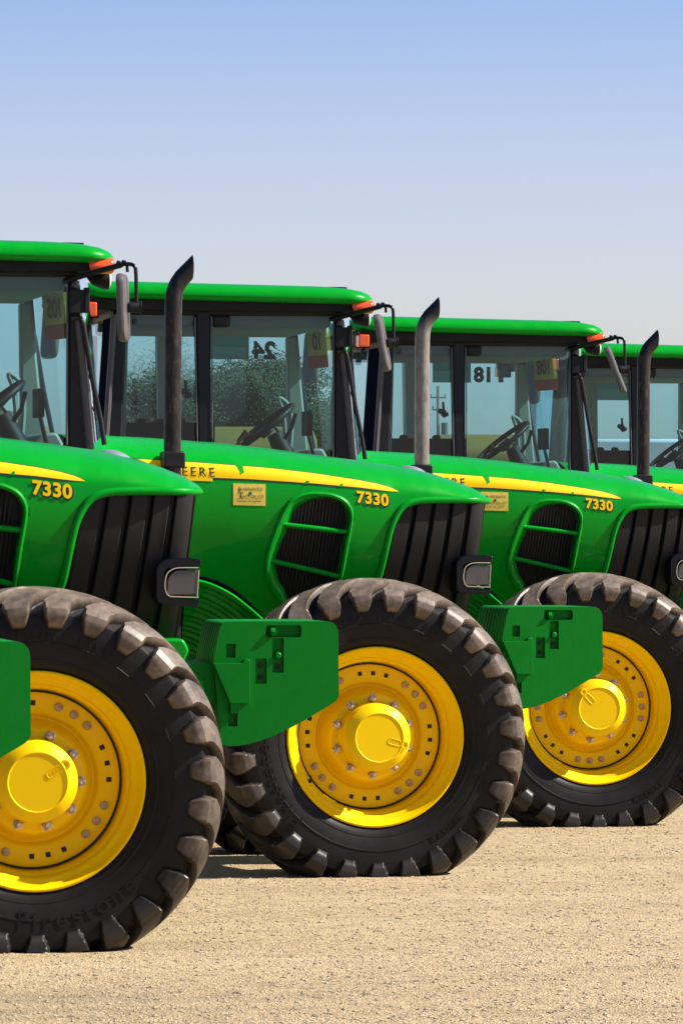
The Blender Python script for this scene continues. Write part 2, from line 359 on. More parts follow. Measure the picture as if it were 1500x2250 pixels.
TY = tyre_mesh()
def make_wheel(parent, loc, side, texts, disc_rot, cap_rot, scale=1.0, nuts=True):
    """side=-1: outer face towards the camera"""
    w = MB()
    barrel = [(.430, -.152), (.434, -.160), (.431, -.170), (.424, -.172), (.417, -.164), (.410, -.148), (.402, -.134), (.394, -.128), (.386, -.126), (.380, -.118), (.377, -.098),
              (.374, -.088), (.366, -.085), (.362, -.078), (.359, -.050), (.356, -.010), (.353, .02), (.36, .10), (.40, .14), (.431, .152)]
    w.lathe(barrel, 96)
    o = w.build('wheel', 'yellow', parent, loc=loc, angle=50)
    o.scale = (scale, scale, scale)
    if side > 0: o.rotation_euler = (0, 0, PI)
    vs, fs, lug = TY
    if 'tyre_me' not in CACHE:
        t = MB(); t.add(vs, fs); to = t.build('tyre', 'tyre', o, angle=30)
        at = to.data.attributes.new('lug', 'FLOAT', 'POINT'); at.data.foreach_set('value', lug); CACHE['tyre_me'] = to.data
    else:
        to = bpy.data.objects.new('tyre', CACHE['tyre_me']); col.objects.link(to); to.parent = o
    if texts:
        for a in texts:
            tm = MB(); ring_text(tm, *a); tm.build('sidewall_lettering', 'tyre', o, smooth=False, recalc=False)
    # disc with square windows: lathe plus dark pocket boxes
    if 'disc' not in CACHE:
        d = MB()
        d.lathe([(.3515, .012), (.3455, .004), (.344, -.012), (.340, -.014), (.264, -.014), (.259, -.010), (.254, .004), (.248, .012), (.240, .010), (.232, -.004), (.225, -.028), (.217, -.056), (.209, -.076), (.200, -.087), (.192, -.090), (.150, -.090), (.02, -.09)], 96)
        d.mi = 1
        for q in range(4):
            for k in (-1, 0, 1):
                a = R(-4 + 90 * q + 12.4 * k); mt = Matrix.Rotation(-a, 4, 'Y')
                d.box(.292, .312, -.0165, -.0142, -.0095, .0095, mt)
        d.mi = 2
        d.lathe([(.352, -.0135), (.3445, -.0155)], 96)
        disc = d.build('wheel_disc', ['yellow', 'void', 'ink'], o, angle=40); CACHE['disc'] = disc.data
        c = MB(); c.lathe([(.205, -.0905), (.166, -.091), (.163, -.1)], 64)
        c = MB(); c.lathe([(.168, -.088), (.167, -.11), (.163, -.115), (.1615, -.205), (.158, -.213), (.150, -.218), (.122, -.247), (.117, -.2495), (.112, -.2465), (.02, -.2465)], 72)
        c.lathe([(.02, -.2465), (.0005, -.2465)], 72)
        c.lathe([(.021, -.238), (.0205, -.2465), (.0185, -.2485), (.0115, -.2485), (.010, -.2455), (.0005, -.2455)], 24, c=(.128, 0, 0))
        pad = rounded([(.045, -.014), (.110, -.014), (.110, .014), (.045, .014)], .013)
        c.tube([(x, -.2465, z) for x, z in pad], .0022, 6, closed=True)
        for q in range(3): c.box(.058 + q * .015, .061 + q * .015, -.248, -.246, -.008, .008)
        cap = c.build('hub_cap', 'yellow', o, angle=28); CACHE['cap'] = cap.data
        n_ = MB(); rr = .183
        n_.lathe([(.0215, -.089), (.021, -.096), (.017, -.098)], 20, c=(rr, 0, 0))
        n_.lathe([(.0165, -.096), (.0165, -.118), (.013, -.122), (.0095, -.1225), (.009, -.135), (.006, -.137), (.0005, -.137)], 6, c=(rr, 0, 0))
        nut = n_.build('lug_nut', 'steel', o, angle=25); CACHE['nut'] = nut.data
        b_ = MB(); b_.lathe([(.0175, -.0135), (.0170, -.023), (.0145, -.026), (.008, -.0262), (.0075, -.029), (.0005, -.029)], 16, c=(.302, 0, 0))
        bolt = b_.build('rim_bolt', 'zinc', o, angle=30); CACHE['bolt'] = bolt.data
        vv = MB(); vv.tube([(.35, -.012, 0), (.362, -.05, 0), (.372, -.115, 0)], [.011, .007, .006], 8); vv.tube([(.372, -.112, 0), (.376, -.128, 0)], .008, 8)
        stem = vv.build('valve_stem', 'plastic', o); CACHE['stem'] = stem.data
        for x in (nut, bolt): bpy.data.objects.remove(x)
    else:
        disc = bpy.data.objects.new('wheel_disc', CACHE['disc']); cap = bpy.data.objects.new('hub_cap', CACHE['cap']); stem = bpy.data.objects.new('valve_stem', CACHE['stem'])
        for x in (disc, cap, stem): col.objects.link(x); x.parent = o
    disc.rotation_euler = (0, -R(disc_rot), 0); cap.rotation_euler = (0, -R(cap_rot), 0); stem.rotation_euler = (0, -R(disc_rot + 214), 0)
    if nuts:
        for k in range(10):
            n2 = bpy.data.objects.new('lug_nut', CACHE['nut']); col.objects.link(n2); n2.parent = o; n2.rotation_euler = (0, -R(disc_rot * 1.0 + 18 + 36 * k), 0)
        for q in range(4):
            for k in (-1, 0, 1):
                n2 = bpy.data.objects.new('rim_bolt', CACHE['bolt']); col.objects.link(n2); n2.parent = o; n2.rotation_euler = (0, -R(disc_rot + 41 + 90 * q + 12.8 * k), 0)
    return o
CACHE = {}

# ------------------------------------------------------------------ hood skin
ZT = [(-1.40, 2.127), (-1.195, 2.122), (-.93, 2.109), (-.63, 2.089), (-.35, 2.061), (-.12, 2.030), (.11, 2.003), (.30, 1.977), (.385, 1.961), (.48, 1.937), (.57, 1.908), (.66, 1.872), (.72, 1.837), (.752, 1.806)]
XN = .752
def ztop(x): return interp(ZT, x)
def Wd(x):
    w = interp([(-1.4, .47), (-.6, .45), (0, .425), (.4, .395), (.56, .38), (.76, .36)], x)
    if x > .56:
        t = min(1, (x - .56) / (XN - .56)); w *= max(0.0, 1 - t ** 3.2) ** (1 / 2.2)
    return w
def hsh(x): return interp([(-1.4, .17), (.2, .17), (.6, .11), (.752, .03)], x)
def tuck(d): return .09 * d - .55 * d * d if d > 0 else 0.0   # the side leans out, then tucks in towards the sill
def skin(x, z):
    zt, h, w = ztop(x), hsh(x), Wd(x)
    if z <= zt - h:
        d = (zt - h) - z
        return w + tuck(d)
    t = min(1, (z - (zt - h)) / h)
    return w * max(0, 1 - t ** 2.05) ** (1 / 2.05)
def P(x, z, off=0.0):  # near side of the hood, pushed out by off
    return (x, -(skin(x, z) + off), z)
ZB = [(-1.4, 1.435), (-.846, 1.432), (-.712, 1.418), (-.6, 1.373), (-.51, 1.309), (-.443, 1.250), (-.36, 1.17), (-.28, 1.12), (.4, 1.12)]
GB = [(.085, 1.10), (.098, 1.25), (.112, 1.375), (.136, 1.445), (.158, 1.56), (.180, 1.66), (.205, 1.72), (.235, 1.762), (.275, 1.787), (.33, 1.799), (.42, 1.803), (.6, 1.803), (.70, 1.801), (.752, 1.799)]
VENT = [(-.326, 1.797), (-.290, 1.820), (-.255, 1.832), (-.211, 1.838), (-.150, 1.836), (-.105, 1.828), (-.055, 1.806), (-.025, 1.775), (-.010, 1.735), (-.012, 1.690), (-.032, 1.560), (-.050, 1.420), (-.075, 1.25),
        (-.16, 1.20), (-.30, 1.25), (-.353, 1.312), (-.391, 1.355), (-.420, 1.414), (-.434, 1.470), (-.432, 1.530), (-.416, 1.605), (-.385, 1.690), (-.355, 1.755)]
VENTS = catmull([(x, z, 0) for x, z in VENT], 5, True); VENTS = [(p.x, p.y) for p in VENTS]

def gz(x):  # lower lip of the hood over the grille
    best = None
    for (a, b), (c, d) in zip(GB, GB[1:]):
        if a <= x <= c: return b + (d - b) * (x - a) / (c - a)
    return 1.0 if x < GB[0][0] else GB[-1][1]

def build_hood(root):
    mb = MB()
    xs = [-1.40 + .02 * i for i in range(73)]; xs += [.06 + .0085 * i for i in range(1, 60)]; xs = [x for x in xs if x < .56]
    xs += [.56 + (XN - .56) * (1 - (1 - i / 30) ** 1.6) for i in range(31)]
    NS = 80; NA = 22
    for sgn in (-1, 1):
        rows = []
        for x in xs:
            zt, h, w = ztop(x), hsh(x), Wd(x); lo = max(interp(ZB, x), 1.0)
            if x > GB[0][0]: lo = gz(x)
            row = []
            for k in range(NA + 1):
                a = PI / 2 * k / NA
                t = math.cos(a) ** (2 / 2.05) if k < NA else 0; z = zt - h + h * t
                y = w * (math.sin(a) ** (2 / 2.05))
                if z < lo: z = lo; 
                row.append((x, sgn * y, z))
            z1 = max(zt - h, lo)
            for k in range(1, NS + 1):
                z = z1 + (lo - z1) * k / NS
                row.append((x, sgn * skin(x, z), z))
            rows.append(row)
        n = len(rows); kk = len(rows[0]); vs = [p for r in rows for p in r]; fs = []
        for i in range(n - 1):
            for j in range(kk - 1):
                f = (i * kk + j, i * kk + j + 1, (i + 1) * kk + j + 1, (i + 1) * kk + j)
                cx = sum(vs[q][0] for q in f) / 4; cz = sum(vs[q][2] for q in f) / 4
                if j >= NA and inpoly(cx, cz, VENTS): continue
                fs.append(f)
        mb.add(vs, fs)
    bm = bmesh.new()
    me = bpy.data.meshes.new('hood'); me.from_pydata(mb.v, [], mb.f); bm.from_mesh(me)
    bmesh.ops.remove_doubles(bm, verts=bm.verts[:], dist=.0004)
    bmesh.ops.dissolve_degenerate(bm, dist=.0003, edges=bm.edges[:])
    bmesh.ops.recalc_face_normals(bm, faces=bm.faces[:]); bm.to_mesh(me); bm.free()
    me.materials.append(M['green']); me.shade_smooth(); me.set_sharp_from_angle(angle=R(60))
    o = bpy.data.objects.new('hood', me); col.objects.link(o); o.parent = root
    # rolled edge along the grille opening
    e = MB(); cur = catmull([P(x, z, .0) for x, z in GB[:-1]], 4)
    e.tube([p + Vector((.006, 0, 0)) for p in cur], .017, 8); 
    for q, (x, z) in enumerate(GB): pass
    e.tube([(p.x + .006, -p.y, p.z) for p in cur], .017, 8)
    # under-lip of the nose, joining the two sides
    lip = [( .33 + (XN - .33) * k / 30) for k in range(31)]
    e.grid([[(x, s_ * max(0, skin(x, gz(x))), gz(x) - .004) for s_ in (-1, -.5, 0, .5, 1)] for x in lip])
    # inner return of the panel behind the front edge (faces forward)
    e.grid([[P(x, z, .0), P(x + .004, z, -.05)] for x, z in GB[:10]])
    e.grid([[(x, -P(x, z)[1], z), (x + .004, -P(x, z, -.05)[1], z)] for x, z in GB[:10]])
    e.build('hood_edge', 'green', o, angle=50)
    # hood lower edge bead
    cur = catmull([P(x, z, -.004) for x, z in ZB[:7]], 4)
    for sg in (1, -1):
        b = MB(); b.tube([(p.x, sg * p.y, p.z) for p in cur], .007, 8); b.build('lower_seam', 'void', o)
    # corrugated side shield below the hood
    base = catmull([(x, z, 0) for x, z in [(-1.05, 1.43), (-.9, 1.428), (-.79, 1.418), (-.70, 1.395), (-.60, 1.345), (-.52, 1.285), (-.45, 1.225), (-.36, 1.14)]], 4)
    for sgn in (-1, 1):
        g = MB(); rows = []
        for k in range(43):
            d = k * .0085; ph = (k % 6) / 6
            yy = .385 - .0042 * k + .016 * (1 if k % 6 in (1, 2, 3) else 0)
            row = []
            for i, p in enumerate(base):
                q = base[min(i + 1, len(base) - 1)] - base[max(i - 1, 0)]; t = q.normalized()
                nx, nz_ = t.y, -t.x   # to the lower left of the curve
                row.append((p.x + nx * d * .9, sgn * yy, p.y + nz_ * d))
            rows.append(row)
        g.grid(rows); g.build('side_shield', 'green', root, angle=30)
    return o

def vent(root, hood):
    # frame: a raised rolled band round the opening
    n = len(VENTS); cx = sum(p[0] for p in VENTS) / n; cz = sum(p[1] for p in VENTS) / n
    for sgn in (-1, 1):
        f = MB(); rows = []
        for x, z in VENTS:
            left = max(0, min(1, (-.10 - x) / .25))
            wdt = .004 + .046 * left
            dx, dz = cx - x, cz - z; L_ = math.hypot(dx, dz); dx /= L_; dz /= L_
            r = []
            for (k, off) in ((-.006, -.004), (-.004, .010), (.006, .016), (.016, .013), (.016 + wdt * .5, -.004), (.012 + wdt, -.03), (.014 + wdt, -.075)):
                xx, zz = x + dx * k, z + dz * k; p = P(xx, zz, off); r.append((p[0], sgn * -p[1], p[2]))
            rows.append(r)
        f.grid(rows, close_u=True)
        for (a, b, th) in (((-.378, 1.684), (-.035, 1.645), .0125), ((-.418, 1.507), (-.062, 1.428), .0125)):
            pts = [P(a[0] + (b[0] - a[0]) * k / 8, a[1] + (b[1] - a[1]) * k / 8, -.006) for k in range(9)]
            f.tube([(p[0], sgn * -p[1], p[2]) for p in pts], th, 10, flat=1.0)
        vf = f.build('side_vent', 'green', hood, angle=45)
        s = MB()
        pts = [(x, z) for x, z in VENTS]
        s.add([(x, sgn * (skin(x, z) - .085), z) for x, z in pts], [tuple(range(len(pts)))])
        s.mi = 1
        for k in range(26):
            x0 = -.43 + k * .0175
            seg = []
            for q in range(16):
                z = 1.21 + .62 * q / 15; x = x0 + (z - 1.5) * .10
                if inpoly(x, z, VENTS): seg.append((x, sgn * (skin(x, z) - .078), z))
            if len(seg) > 1: s.tube(seg, .0028, 5)
        s.build('vent_screen', ['void', 'rib'], vf, smooth=False)

RK = .165
def gsurf():
    """plan curve of the grille from the rear edge of one side round the nose: list of (x,y) at the top"""
    pts = []
    for k in range(41):
        x = .06 + (.60 - .06) * k / 40; pts.append((x, -(Wd(min(x, .56)) - .016) * (1 if x < .5 else 1)))
    y0 = -pts[-1][1]
    c = .055
    for k in range(1, 9):
        a = PI / 2 * k / 8; pts.append((.60 + .09 * math.sin(a), -(y0 - c + c * math.cos(a))))
    xf, yf = pts[-1]
    for k in range(1, 8): pts.append((xf + .012 * math.sin(PI / 2 * k / 7), yf * (1 - k / 7)))
    return [Vector((x, y)) for x, y in pts]
def build_grille(root):
    pl = gsurf(); acc = [0]
    for a, b in zip(pl, pl[1:]): acc.append(acc[-1] + (b - a).length)
    T = acc[-1]
    def at(s, z, off, sgn):
        s = max(0, min(T - 1e-6, s))
        i = max(k for k in range(len(acc)) if acc[k] <= s); i = min(i, len(pl) - 2)
        p = pl[i].lerp(pl[i + 1], (s - acc[i]) / (acc[i + 1] - acc[i])); t = (pl[i + 1] - pl[i]).normalized()
        n = Vector((t.y, -t.x))
        q = p + n * off; q.y -= tuck(1.83 - z) if q.y < -.1 else 0; return (q.x - RK * (1.80 - z) * min(1.0, .35 + .65 * min(1, max(0, (T - s) / T * 1.3))), sgn * -q.y, z)
    b = MB()
    for sgn in (-1, 1):
        rows = [[at(T * i / 60, z, -.035, sgn) for z in (1.10, 1.3, 1.5, 1.7, 1.799)] for i in range(61)]
        b.grid(rows)
    g = b.build('grille', 'void', root, angle=60)
    slats = MB()
    spans = []
    s = .055; x = 0
    lay = [(.052, .146), (.170, .246), (.270, .340), (.364, .432), (.456, .521), (.547, .628)]
    for sgn in (-1, 1):
        for a, b2 in lay:
            N_ = 10; zs = [1.10 + (1.797 - 1.10) * k / 14 for k in range(15)]
            prof = [(a - .004, -.034), (a, -.004), (a + .004, 0)] + [(a + .004 + (b2 - a - .008) * k / 6, .0) for k in range(1, 7)] + [(b2, -.004), (b2 + .004, -.034)]
            slats.grid([[at(u, z, o_, sgn) for z in zs] for u, o_ in prof])
        # centre slats on the nose
    for sgn in (-1, 1):
        for a in (.66, .76, .86):
            if a + .07 < T:
                prof = [(a - .004, -.034), (a, 0), (a + .07, 0), (a + .074, -.034)]
                slats.grid([[at(u, z, o_, sgn) for z in (1.10, 1.4, 1.797)] for u, o_ in prof])
    slats.build('grille_slat', 'slat', g, angle=30)
    return g

def headlight(root, sgn):
    h = MB()
    z0, z1 = 1.338, 1.530
    # C-shaped housing with the opening to the front, standing proud of the grille
    ot = rounded([(.512, z0 + .01), (.680, z0 - .004), (.692, z0 + .024), (.56, z0 + .040), (.545, z0 + .06), (.545, z1 - .055), (.56, z1 - .038), (.690, z1 - .030), (.700, z1 - .006), (.66, z1 + .004), (.55, z1), (.512, z1 - .03)], [.03, .006, .006, .02, .02, .02, .02, .006, .01, .01, .05, .05])
    h.prism([(x, z) for x, z in ot], sgn * .43, sgn * .27)
    o = h.build('headlight', 'gloss', root, bevel=.022, seg=4, angle=60)
    l = MB(); l.prism(rounded([(.555, z0 + .044), (.676, z0 + .046), (.682, z1 - .048), (.59, z1 - .043), (.558, z1 - .075)], [.015, .006, .006, .03, .03]), sgn * .428, sgn * .29)
    l.build('headlight_lens', 'greylens', o, bevel=.008, angle=50)
    t = MB()
    cur = [(.684, z0 + .036), (.60, z0 + .038), (.562, z0 + .043), (.549, z0 + .07), (.549, z1 - .09), (.558, z1 - .058), (.585, z1 - .040), (.62, z1 - .036), (.684, z1 - .036)]
    t.tube(catmull([(x, sgn * .430, z) for x, z in cur], 4), .0036, 6)
    t.tube([(.679, sgn * .427, z0 + .04), (.685, sgn * .427, z1 - .045)], .0032, 6)
    t.build('headlight_trim', 'chrome', o)
    # badge strip along the bottom
    return o

def stripe(root, hood, sgn):
    up = [(-1.36, 2.008), (-1.025, 1.996), (-.757, 1.981), (-.42, 1.957), (-.195, 1.932), (.031, 1.899), (.12, 1.882), (.18, 1.866), (.212, 1.853), (.224, 1.846)]
    lo = [(-1.36, 1.921), (-.891, 1.915), (-.533, 1.903), (-.195, 1.882), (.031, 1.863), (.12, 1.852), (.18, 1.8455), (.224, 1.843)]
    d = MB()
    N_ = 110; xs = [-1.36 + (.224 + 1.36) * k / N_ for k in range(N_ + 1)]
    def S(x, z, off): p = P(x, z, off); return (p[0], sgn * -p[1], p[2])
    d.grid([[S(x, interp(lo, x) + (interp(up, x) - interp(lo, x)) * j / 6, .0022) for j in range(7)] for x in xs])
    d.mi = 1
    d.grid([[S(x, interp(lo, x) - .0075 * min(1, (.23 - x) * 9), .0016), S(x, interp(lo, x) + .003, .0016)] for x in xs])
    d.grid([[S(x, interp(up, x) - .002, .0014), S(x, interp(up, x) + .0035, .0014)] for x in xs])
    # lettering sits on a small yellow tab of the stripe
    d.mi = 0
    d.grid([[S(x, interp(lo, x) - .018 * a, .0030) for a in (0, 1)] for x in [-1.14 + .0107 * k for k in range(41)]])
    # torn-off flecks of the decal where the paint shows through
    d.mi = 2
    rnd = random.Random(5)
    for (fx, w_, top) in ((-.575, .020, 1), (-.245, .016, 0), (-.07, .012, 0)):
        z_a = interp(up, fx) + .004 if top else interp(lo, fx) - .004
        sg = -1 if top else 1
        hh = .045 if top == 1 else .016
        pts = [(fx - w_, z_a), (fx + w_, z_a), (fx + w_ * .9, z_a + sg * hh * .5), (fx + w_ * 1.1, z_a + sg * hh * .8), (fx + .004, z_a + sg * hh), (fx - w_ * .2, z_a + sg * hh * .5)]
        d.add([S(x, z, .0042) for x, z in pts], [tuple(range(6))])
    o = d.build('stripe_decal', ['decal', 'ink', 'green'], hood, smooth=True, recalc=True)
    def put(name, body, size, cx, cz, m_, off, slope=0., bold=0., sp=1., parent=o, ex=.0):
        vs, fs = text_verts(body, size, extrude=ex, offset=bold, spacing=sp)
        t = MB(); out = []
        for p in vs:
            x = cx + (-sgn) * p.x; z = cz + p.y + slope * (x - cx); q = P(x, z, off + p.z); out.append((q[0], sgn * -q[1], q[2]))
        t.add(out, fs); return t.build(name, m_, parent, smooth=False, recalc=False)
    put('maker_lettering', 'DEERE', .066, -.812, 1.936, 'ink', .0048, slope=-.035, sp=1.28)
    put('maker_lettering', 'JOHN', .066, -1.070, 1.945, 'ink', .0048, slope=-.035, sp=1.28)
    mb_ = put('model_number_outline', '7330', .078, .0955, 1.8025, 'ink', .0020, slope=-.115, bold=.0056, sp=1.06, parent=hood)
    put('model_number', '7330', .078, .0915, 1.8065, 'decal', .0055, slope=-.115, bold=.0028, sp=1.06, parent=hood)
    # dealer sticker
    k = MB(); x0, x1, z0, z1 = -.610, -.448, 1.776, 1.882
    k.grid([[S(x0 + (x1 - x0) * i / 6, z0 + (z1 - z0) * j / 4 - .004 * i / 6, .0025) for j in range(5)] for i in range(7)])
    st = k.build('dealer_sticker', 'paper', hood)
    zc = 1.829
    put('sticker_lettering', 'L', .046, -.574, zc + .018, 'ink', .0042, parent=st)
    put('sticker_lettering', 'AWRENCE', .0225, -.520, zc + .023, 'ink', .0042, sp=1.12, parent=st)
    put('sticker_lettering', 'T', .042, -.571, zc - .008, 'ink', .0042, parent=st)
    put('sticker_lettering', 'RACTOR CO.', .0195, -.515, zc - .012, 'ink', .0042, sp=1.05, parent=st)
    put('sticker_lettering', '\u2022', .07, -.525, zc + .001, 'inkgreen', .0044, parent=st)
    l2 = MB()
    for (a, b_) in ((-.59, -.545), (-.538, -.52), (-.513, -.47)):
        l2.grid([[S(a, zc - .036, .0042), S(a, zc - .033, .0042)], [S(b_, zc - .036, .0042), S(b_, zc - .033, .0042)]])
    l2.grid([[S(-.596, zc - .024, .0042), S(-.596, zc - .0225, .0042)], [S(-.462, zc - .024, .0042), S(-.462, zc - .0225, .0042)]])
    l2.build('sticker_rule', 'ink', st, smooth=False)

# ------------------------------------------------------------------ cab
YC = .75
def build_cab(root, number, tag_number, dark, fdx=0):
    # frame posts, waist and lintels: one welded frame
    f = MB()
    for s in (-1, 1):
        ya, yb = s * YC, s * (YC - .075)
        f.prism([(-1.465, 2.89), (-1.425, 2.89), (-1.352, 2.05), (-1.33, 1.15), (-1.475, 1.15), (-1.470, 2.05)], ya, yb)
        f.prism([(-2.255, 2.89), (-2.168, 2.89), (-2.166, 1.2), (-2.240, 1.2), (-2.240, 2.1)], ya, yb)
        f.prism([(-2.715, 2.89), (-2.640, 2.89), (-2.668, 2.1), (-2.74, 1.45), (-2.83, 1.45), (-2.768, 2.1)], ya, yb)
        f.prism([(-2.64, 2.92), (-1.43, 2.92), (-1.43, 2.862), (-2.64, 2.862)], s * (YC - .002), s * (YC - .07))
        f.prism([(-2.72, 1.55), (-1.34, 1.55), (-1.33, 1.10), (-2.60, 1.10)], s * (YC - .004), s * (YC - .07))
    f.box(-1.47, -1.40, -.68, .68, 2.85, 2.93); f.box(-2.72, -2.64, -.68, .68, 2.85, 2.93)
    fr = f.build('cab_frame', 'black', root, bevel=.012, angle=50)
    # rubber seals round the panes, thin and slightly dusty
    for s in (-1, 1):
        y = s * (YC + .001)
        for pts, r_ in (([(-1.472, y, 2.86), (-1.474, y, 2.06)], .005), ([(-2.163, y, 2.85), (-2.160, y, 2.06)], .004), ([(-2.258, y, 2.85), (-2.243, y, 2.06)], .004)):
            sl = MB(); sl.tube(pts, r_, 6); sl.build('window_seal', 'mirrorback', fr)
    # window panes
    def pane(name, quads, mname='glass'):
        p = MB()
        for q in quads: p.add(q, [tuple(range(len(q)))])
        return p.build(name, mname, root, smooth=False, recalc=False)
    for s in (-1, 1):
        y = s * (YC - .03)
        pane('door_window', [[(-2.17, y, 1.55), (-1.46, y, 1.55), (-1.46, y, 2.87), (-2.17, y, 2.87)]])
        pane('side_window', [[(-2.70, y, 1.55), (-2.24, y, 1.55), (-2.24, y, 2.87), (-2.645, y, 2.87)]])
    ws = MB(); rows = []
    for k in range(17):
        a = -1 + 2 * k / 16; yy = a * (YC - .01); bul = .13 * (1 - abs(a) ** 2.6)
        rows.append([(-1.345 + bul + .02, yy, 1.5), (-1.345 + bul, yy, 2.05), (-1.412 + bul * .9, yy, 2.87)])
    ws.grid(rows); ws.build('windscreen', 'glass', root, recalc=False)
    pane('rear_window', [[(-2.77, .70, 1.6), (-2.77, -.28, 1.6), (-2.70, -.28, 2.86), (-2.70, .70, 2.86)]])
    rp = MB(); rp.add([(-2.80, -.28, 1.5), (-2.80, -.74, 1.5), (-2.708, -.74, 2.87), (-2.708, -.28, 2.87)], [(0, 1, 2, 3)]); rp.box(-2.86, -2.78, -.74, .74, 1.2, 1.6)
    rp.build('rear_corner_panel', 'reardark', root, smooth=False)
    # roof
    # rounded roof shell: stacked loops, dome on top
    r2 = MB()
    def loop(x0, x1, hw, z, rx, slope=0):
        pts = rounded([(x0, -hw), (x1, -hw), (x1, hw), (x0, hw)], rx, 7); return [(x, y, z + slope * (x + 2.0)) for x, y in pts]
    prof = [(-2.90, -1.300, .835, 2.936, .16), (-2.925, -1.262, .858, 2.943, .18), (-2.938, -1.243, .868, 2.958, .18), (-2.938, -1.243, .868, 2.972, .18), (-2.925, -1.262, .860, 2.995, .18), (-2.90, -1.300, .838, 3.014, .18), (-2.85, -1.365, .80, 3.028, .18), (-2.78, -1.45, .74, 3.037, .18), (-2.6, -1.6, .6, 3.044, .18), (-2.3, -1.9, .3, 3.048, .12)]
    rows = [loop(a, b, h_, z, rx, -.016) for a, b, h_, z, rx in prof]
    r2.grid(rows, close_v=True); n_ = len(rows[0]); o_ = len(r2.v) - n_; r2.f.append(tuple(range(o_, o_ + n_))); r2.m.append(0)
    rf = r2.build('roof', 'green', root, angle=40)
    u = MB(); u.prism(rounded([(-2.86, 2.946), (-1.31, 2.946), (-1.35, 2.885), (-2.80, 2.885)], .02), -.80, .80)
    u.build('roof_underside', 'plastic', root, bevel=.02, angle=50)
    hv = MB(); hv.box(-1.50, -1.37, -.62, -.20, 3.016, 3.0345); hv.build('roof_hatch', 'black', rf, bevel=.004)
    hl = MB(); hl.box(-2.63, -1.47, -.67, .67, 2.80, 2.885); hl.build('headliner', 'headliner', root, bevel=.02)
    for s in (-1, 1):  # grey tubes paint in the sunlit edge of the cab posts
        q = MB(); q.tube([(-2.712, s * (YC + .002), 2.86), (-2.765, s * (YC + .002), 2.1)], .019, 8); q.build('post_highlight', 'litpost', fr)
        q = MB(); q.tube([(-1.418, s * (YC + .0), 2.66), (-1.362, s * (YC + .0), 2.04)], .020, 8); q.build('post_highlight', 'litpost', fr)
    # interior trims on the far posts, seen through the near glass
    tr = MB()
    for s in (-1, 1):
        yy0, yy1 = s * (YC - .076), s * (YC - .15)
        if s > 0:
            tr.prism([(-1.50, 2.80), (-1.44, 2.80), (-1.36, 2.0), (-1.36, 1.6), (-1.50, 1.6), (-1.49, 2.1)], yy0, yy1)
            tr.prism([(-2.27, 2.82), (-2.15, 2.82), (-2.14, 1.6), (-2.25, 1.6)], yy0, yy1)
        tr.prism([(-2.70, 2.80), (-2.62, 2.80), (-2.65, 1.6), (-2.74, 1.6)], yy0, yy1)
    tr.build('pillar_trim', 'trim', root, bevel=.012)
    # steering wheel, column, dash, seat
    tilt = Matrix.Translation((-1.74, 0, 2.255)) @ Matrix.Rotation(R(-38), 4, 'Y')
    sw = MB(); sw.tube([tilt @ Vector((.205 * math.cos(a), .205 * math.sin(a), 0)) for a in [2 * PI * k / 40 for k in range(40)]], .0165, 10, closed=True)
    for a in (0, 2.1, 4.2): sw.tube([tilt @ Vector((.03 * math.cos(a), .03 * math.sin(a), -.03)), tilt @ Vector((.2 * math.cos(a), .2 * math.sin(a), 0))], .012, 8)
    sw.tube([tilt @ Vector((0, 0, -.05)), tilt @ Vector((0, 0, .0))], .045, 12)
    swo = sw.build('steering_wheel', 'plastic', root)
    cb = MB(); cb.tube([(-1.68, 0, 2.22), (-1.58, 0, 2.02), (-1.52, 0, 1.7)], [.045, .07, .11], 12); cb.tube([(-1.63, -.07, 2.19), (-1.60, -.13, 2.25), (-1.585, -.16, 2.33)], [.012, .010, .012], 8)
    cb.build('steering_column', 'plastic', root)
    gr_ = MB(); gr_.tube(catmull([(-1.535, .30, 2.12), (-1.525, .30, 2.28), (-1.545, .30, 2.39), (-1.60, .30, 2.43), (-1.575, .30, 2.35), (-1.565, .30, 2.20), (-1.60, .30, 2.12)], 5), .013, 8)
    gr_.build('grab_handle', 'trim', root)
    da = MB(); da.prism(rounded([(-1.62, 2.02), (-1.52, 2.125), (-1.45, 2.13), (-1.395, 2.03), (-1.36, 1.7), (-1.6, 1.7)], .02), -.30, .25)
    da.build('dashboard', 'trim', root, bevel=.015)
    mo_ = MB(); mo_.box(-1.56, -1.53, -.42, -.22, 2.20, 2.34); mo_.tube([(-1.535, -.32, 2.2), (-1.50, -.32, 2.05)], .012, 8); mo_.build('display_monitor', 'plastic', root, bevel=.008)
    st_ = MB(); st_.tube([(-1.64, .04, 2.22), (-1.66, .17, 2.27), (-1.665, .21, 2.275)], [.008, .008, .013], 8); st_.build('stalk_lever', 'plastic', root)
    se = MB(); se.prism(rounded([(-2.28, 1.78), (-1.80, 1.80), (-1.78, 1.68), (-2.28, 1.66)], .03), -.26, .26); se.build('seat', 'seat', root, bevel=.03)
    sb = MB(); sb.prism(rounded([(-2.42, 2.20), (-2.33, 2.22), (-2.22, 1.75), (-2.34, 1.72)], .03), -.24, .24); sb.build('seat_backrest', 'seat', root, bevel=.03)
    ar = MB(); ar.box(-2.70, -2.12, -.60, -.36, 2.02, 2.265)
    for k in range(4): ar.tube([(-2.63 + k * .11, -.48, 2.26), (-2.63 + k * .11, -.48, 2.29)], [.03, .024], 10)
    ar.build('side_console', 'reardark', root, bevel=.012)
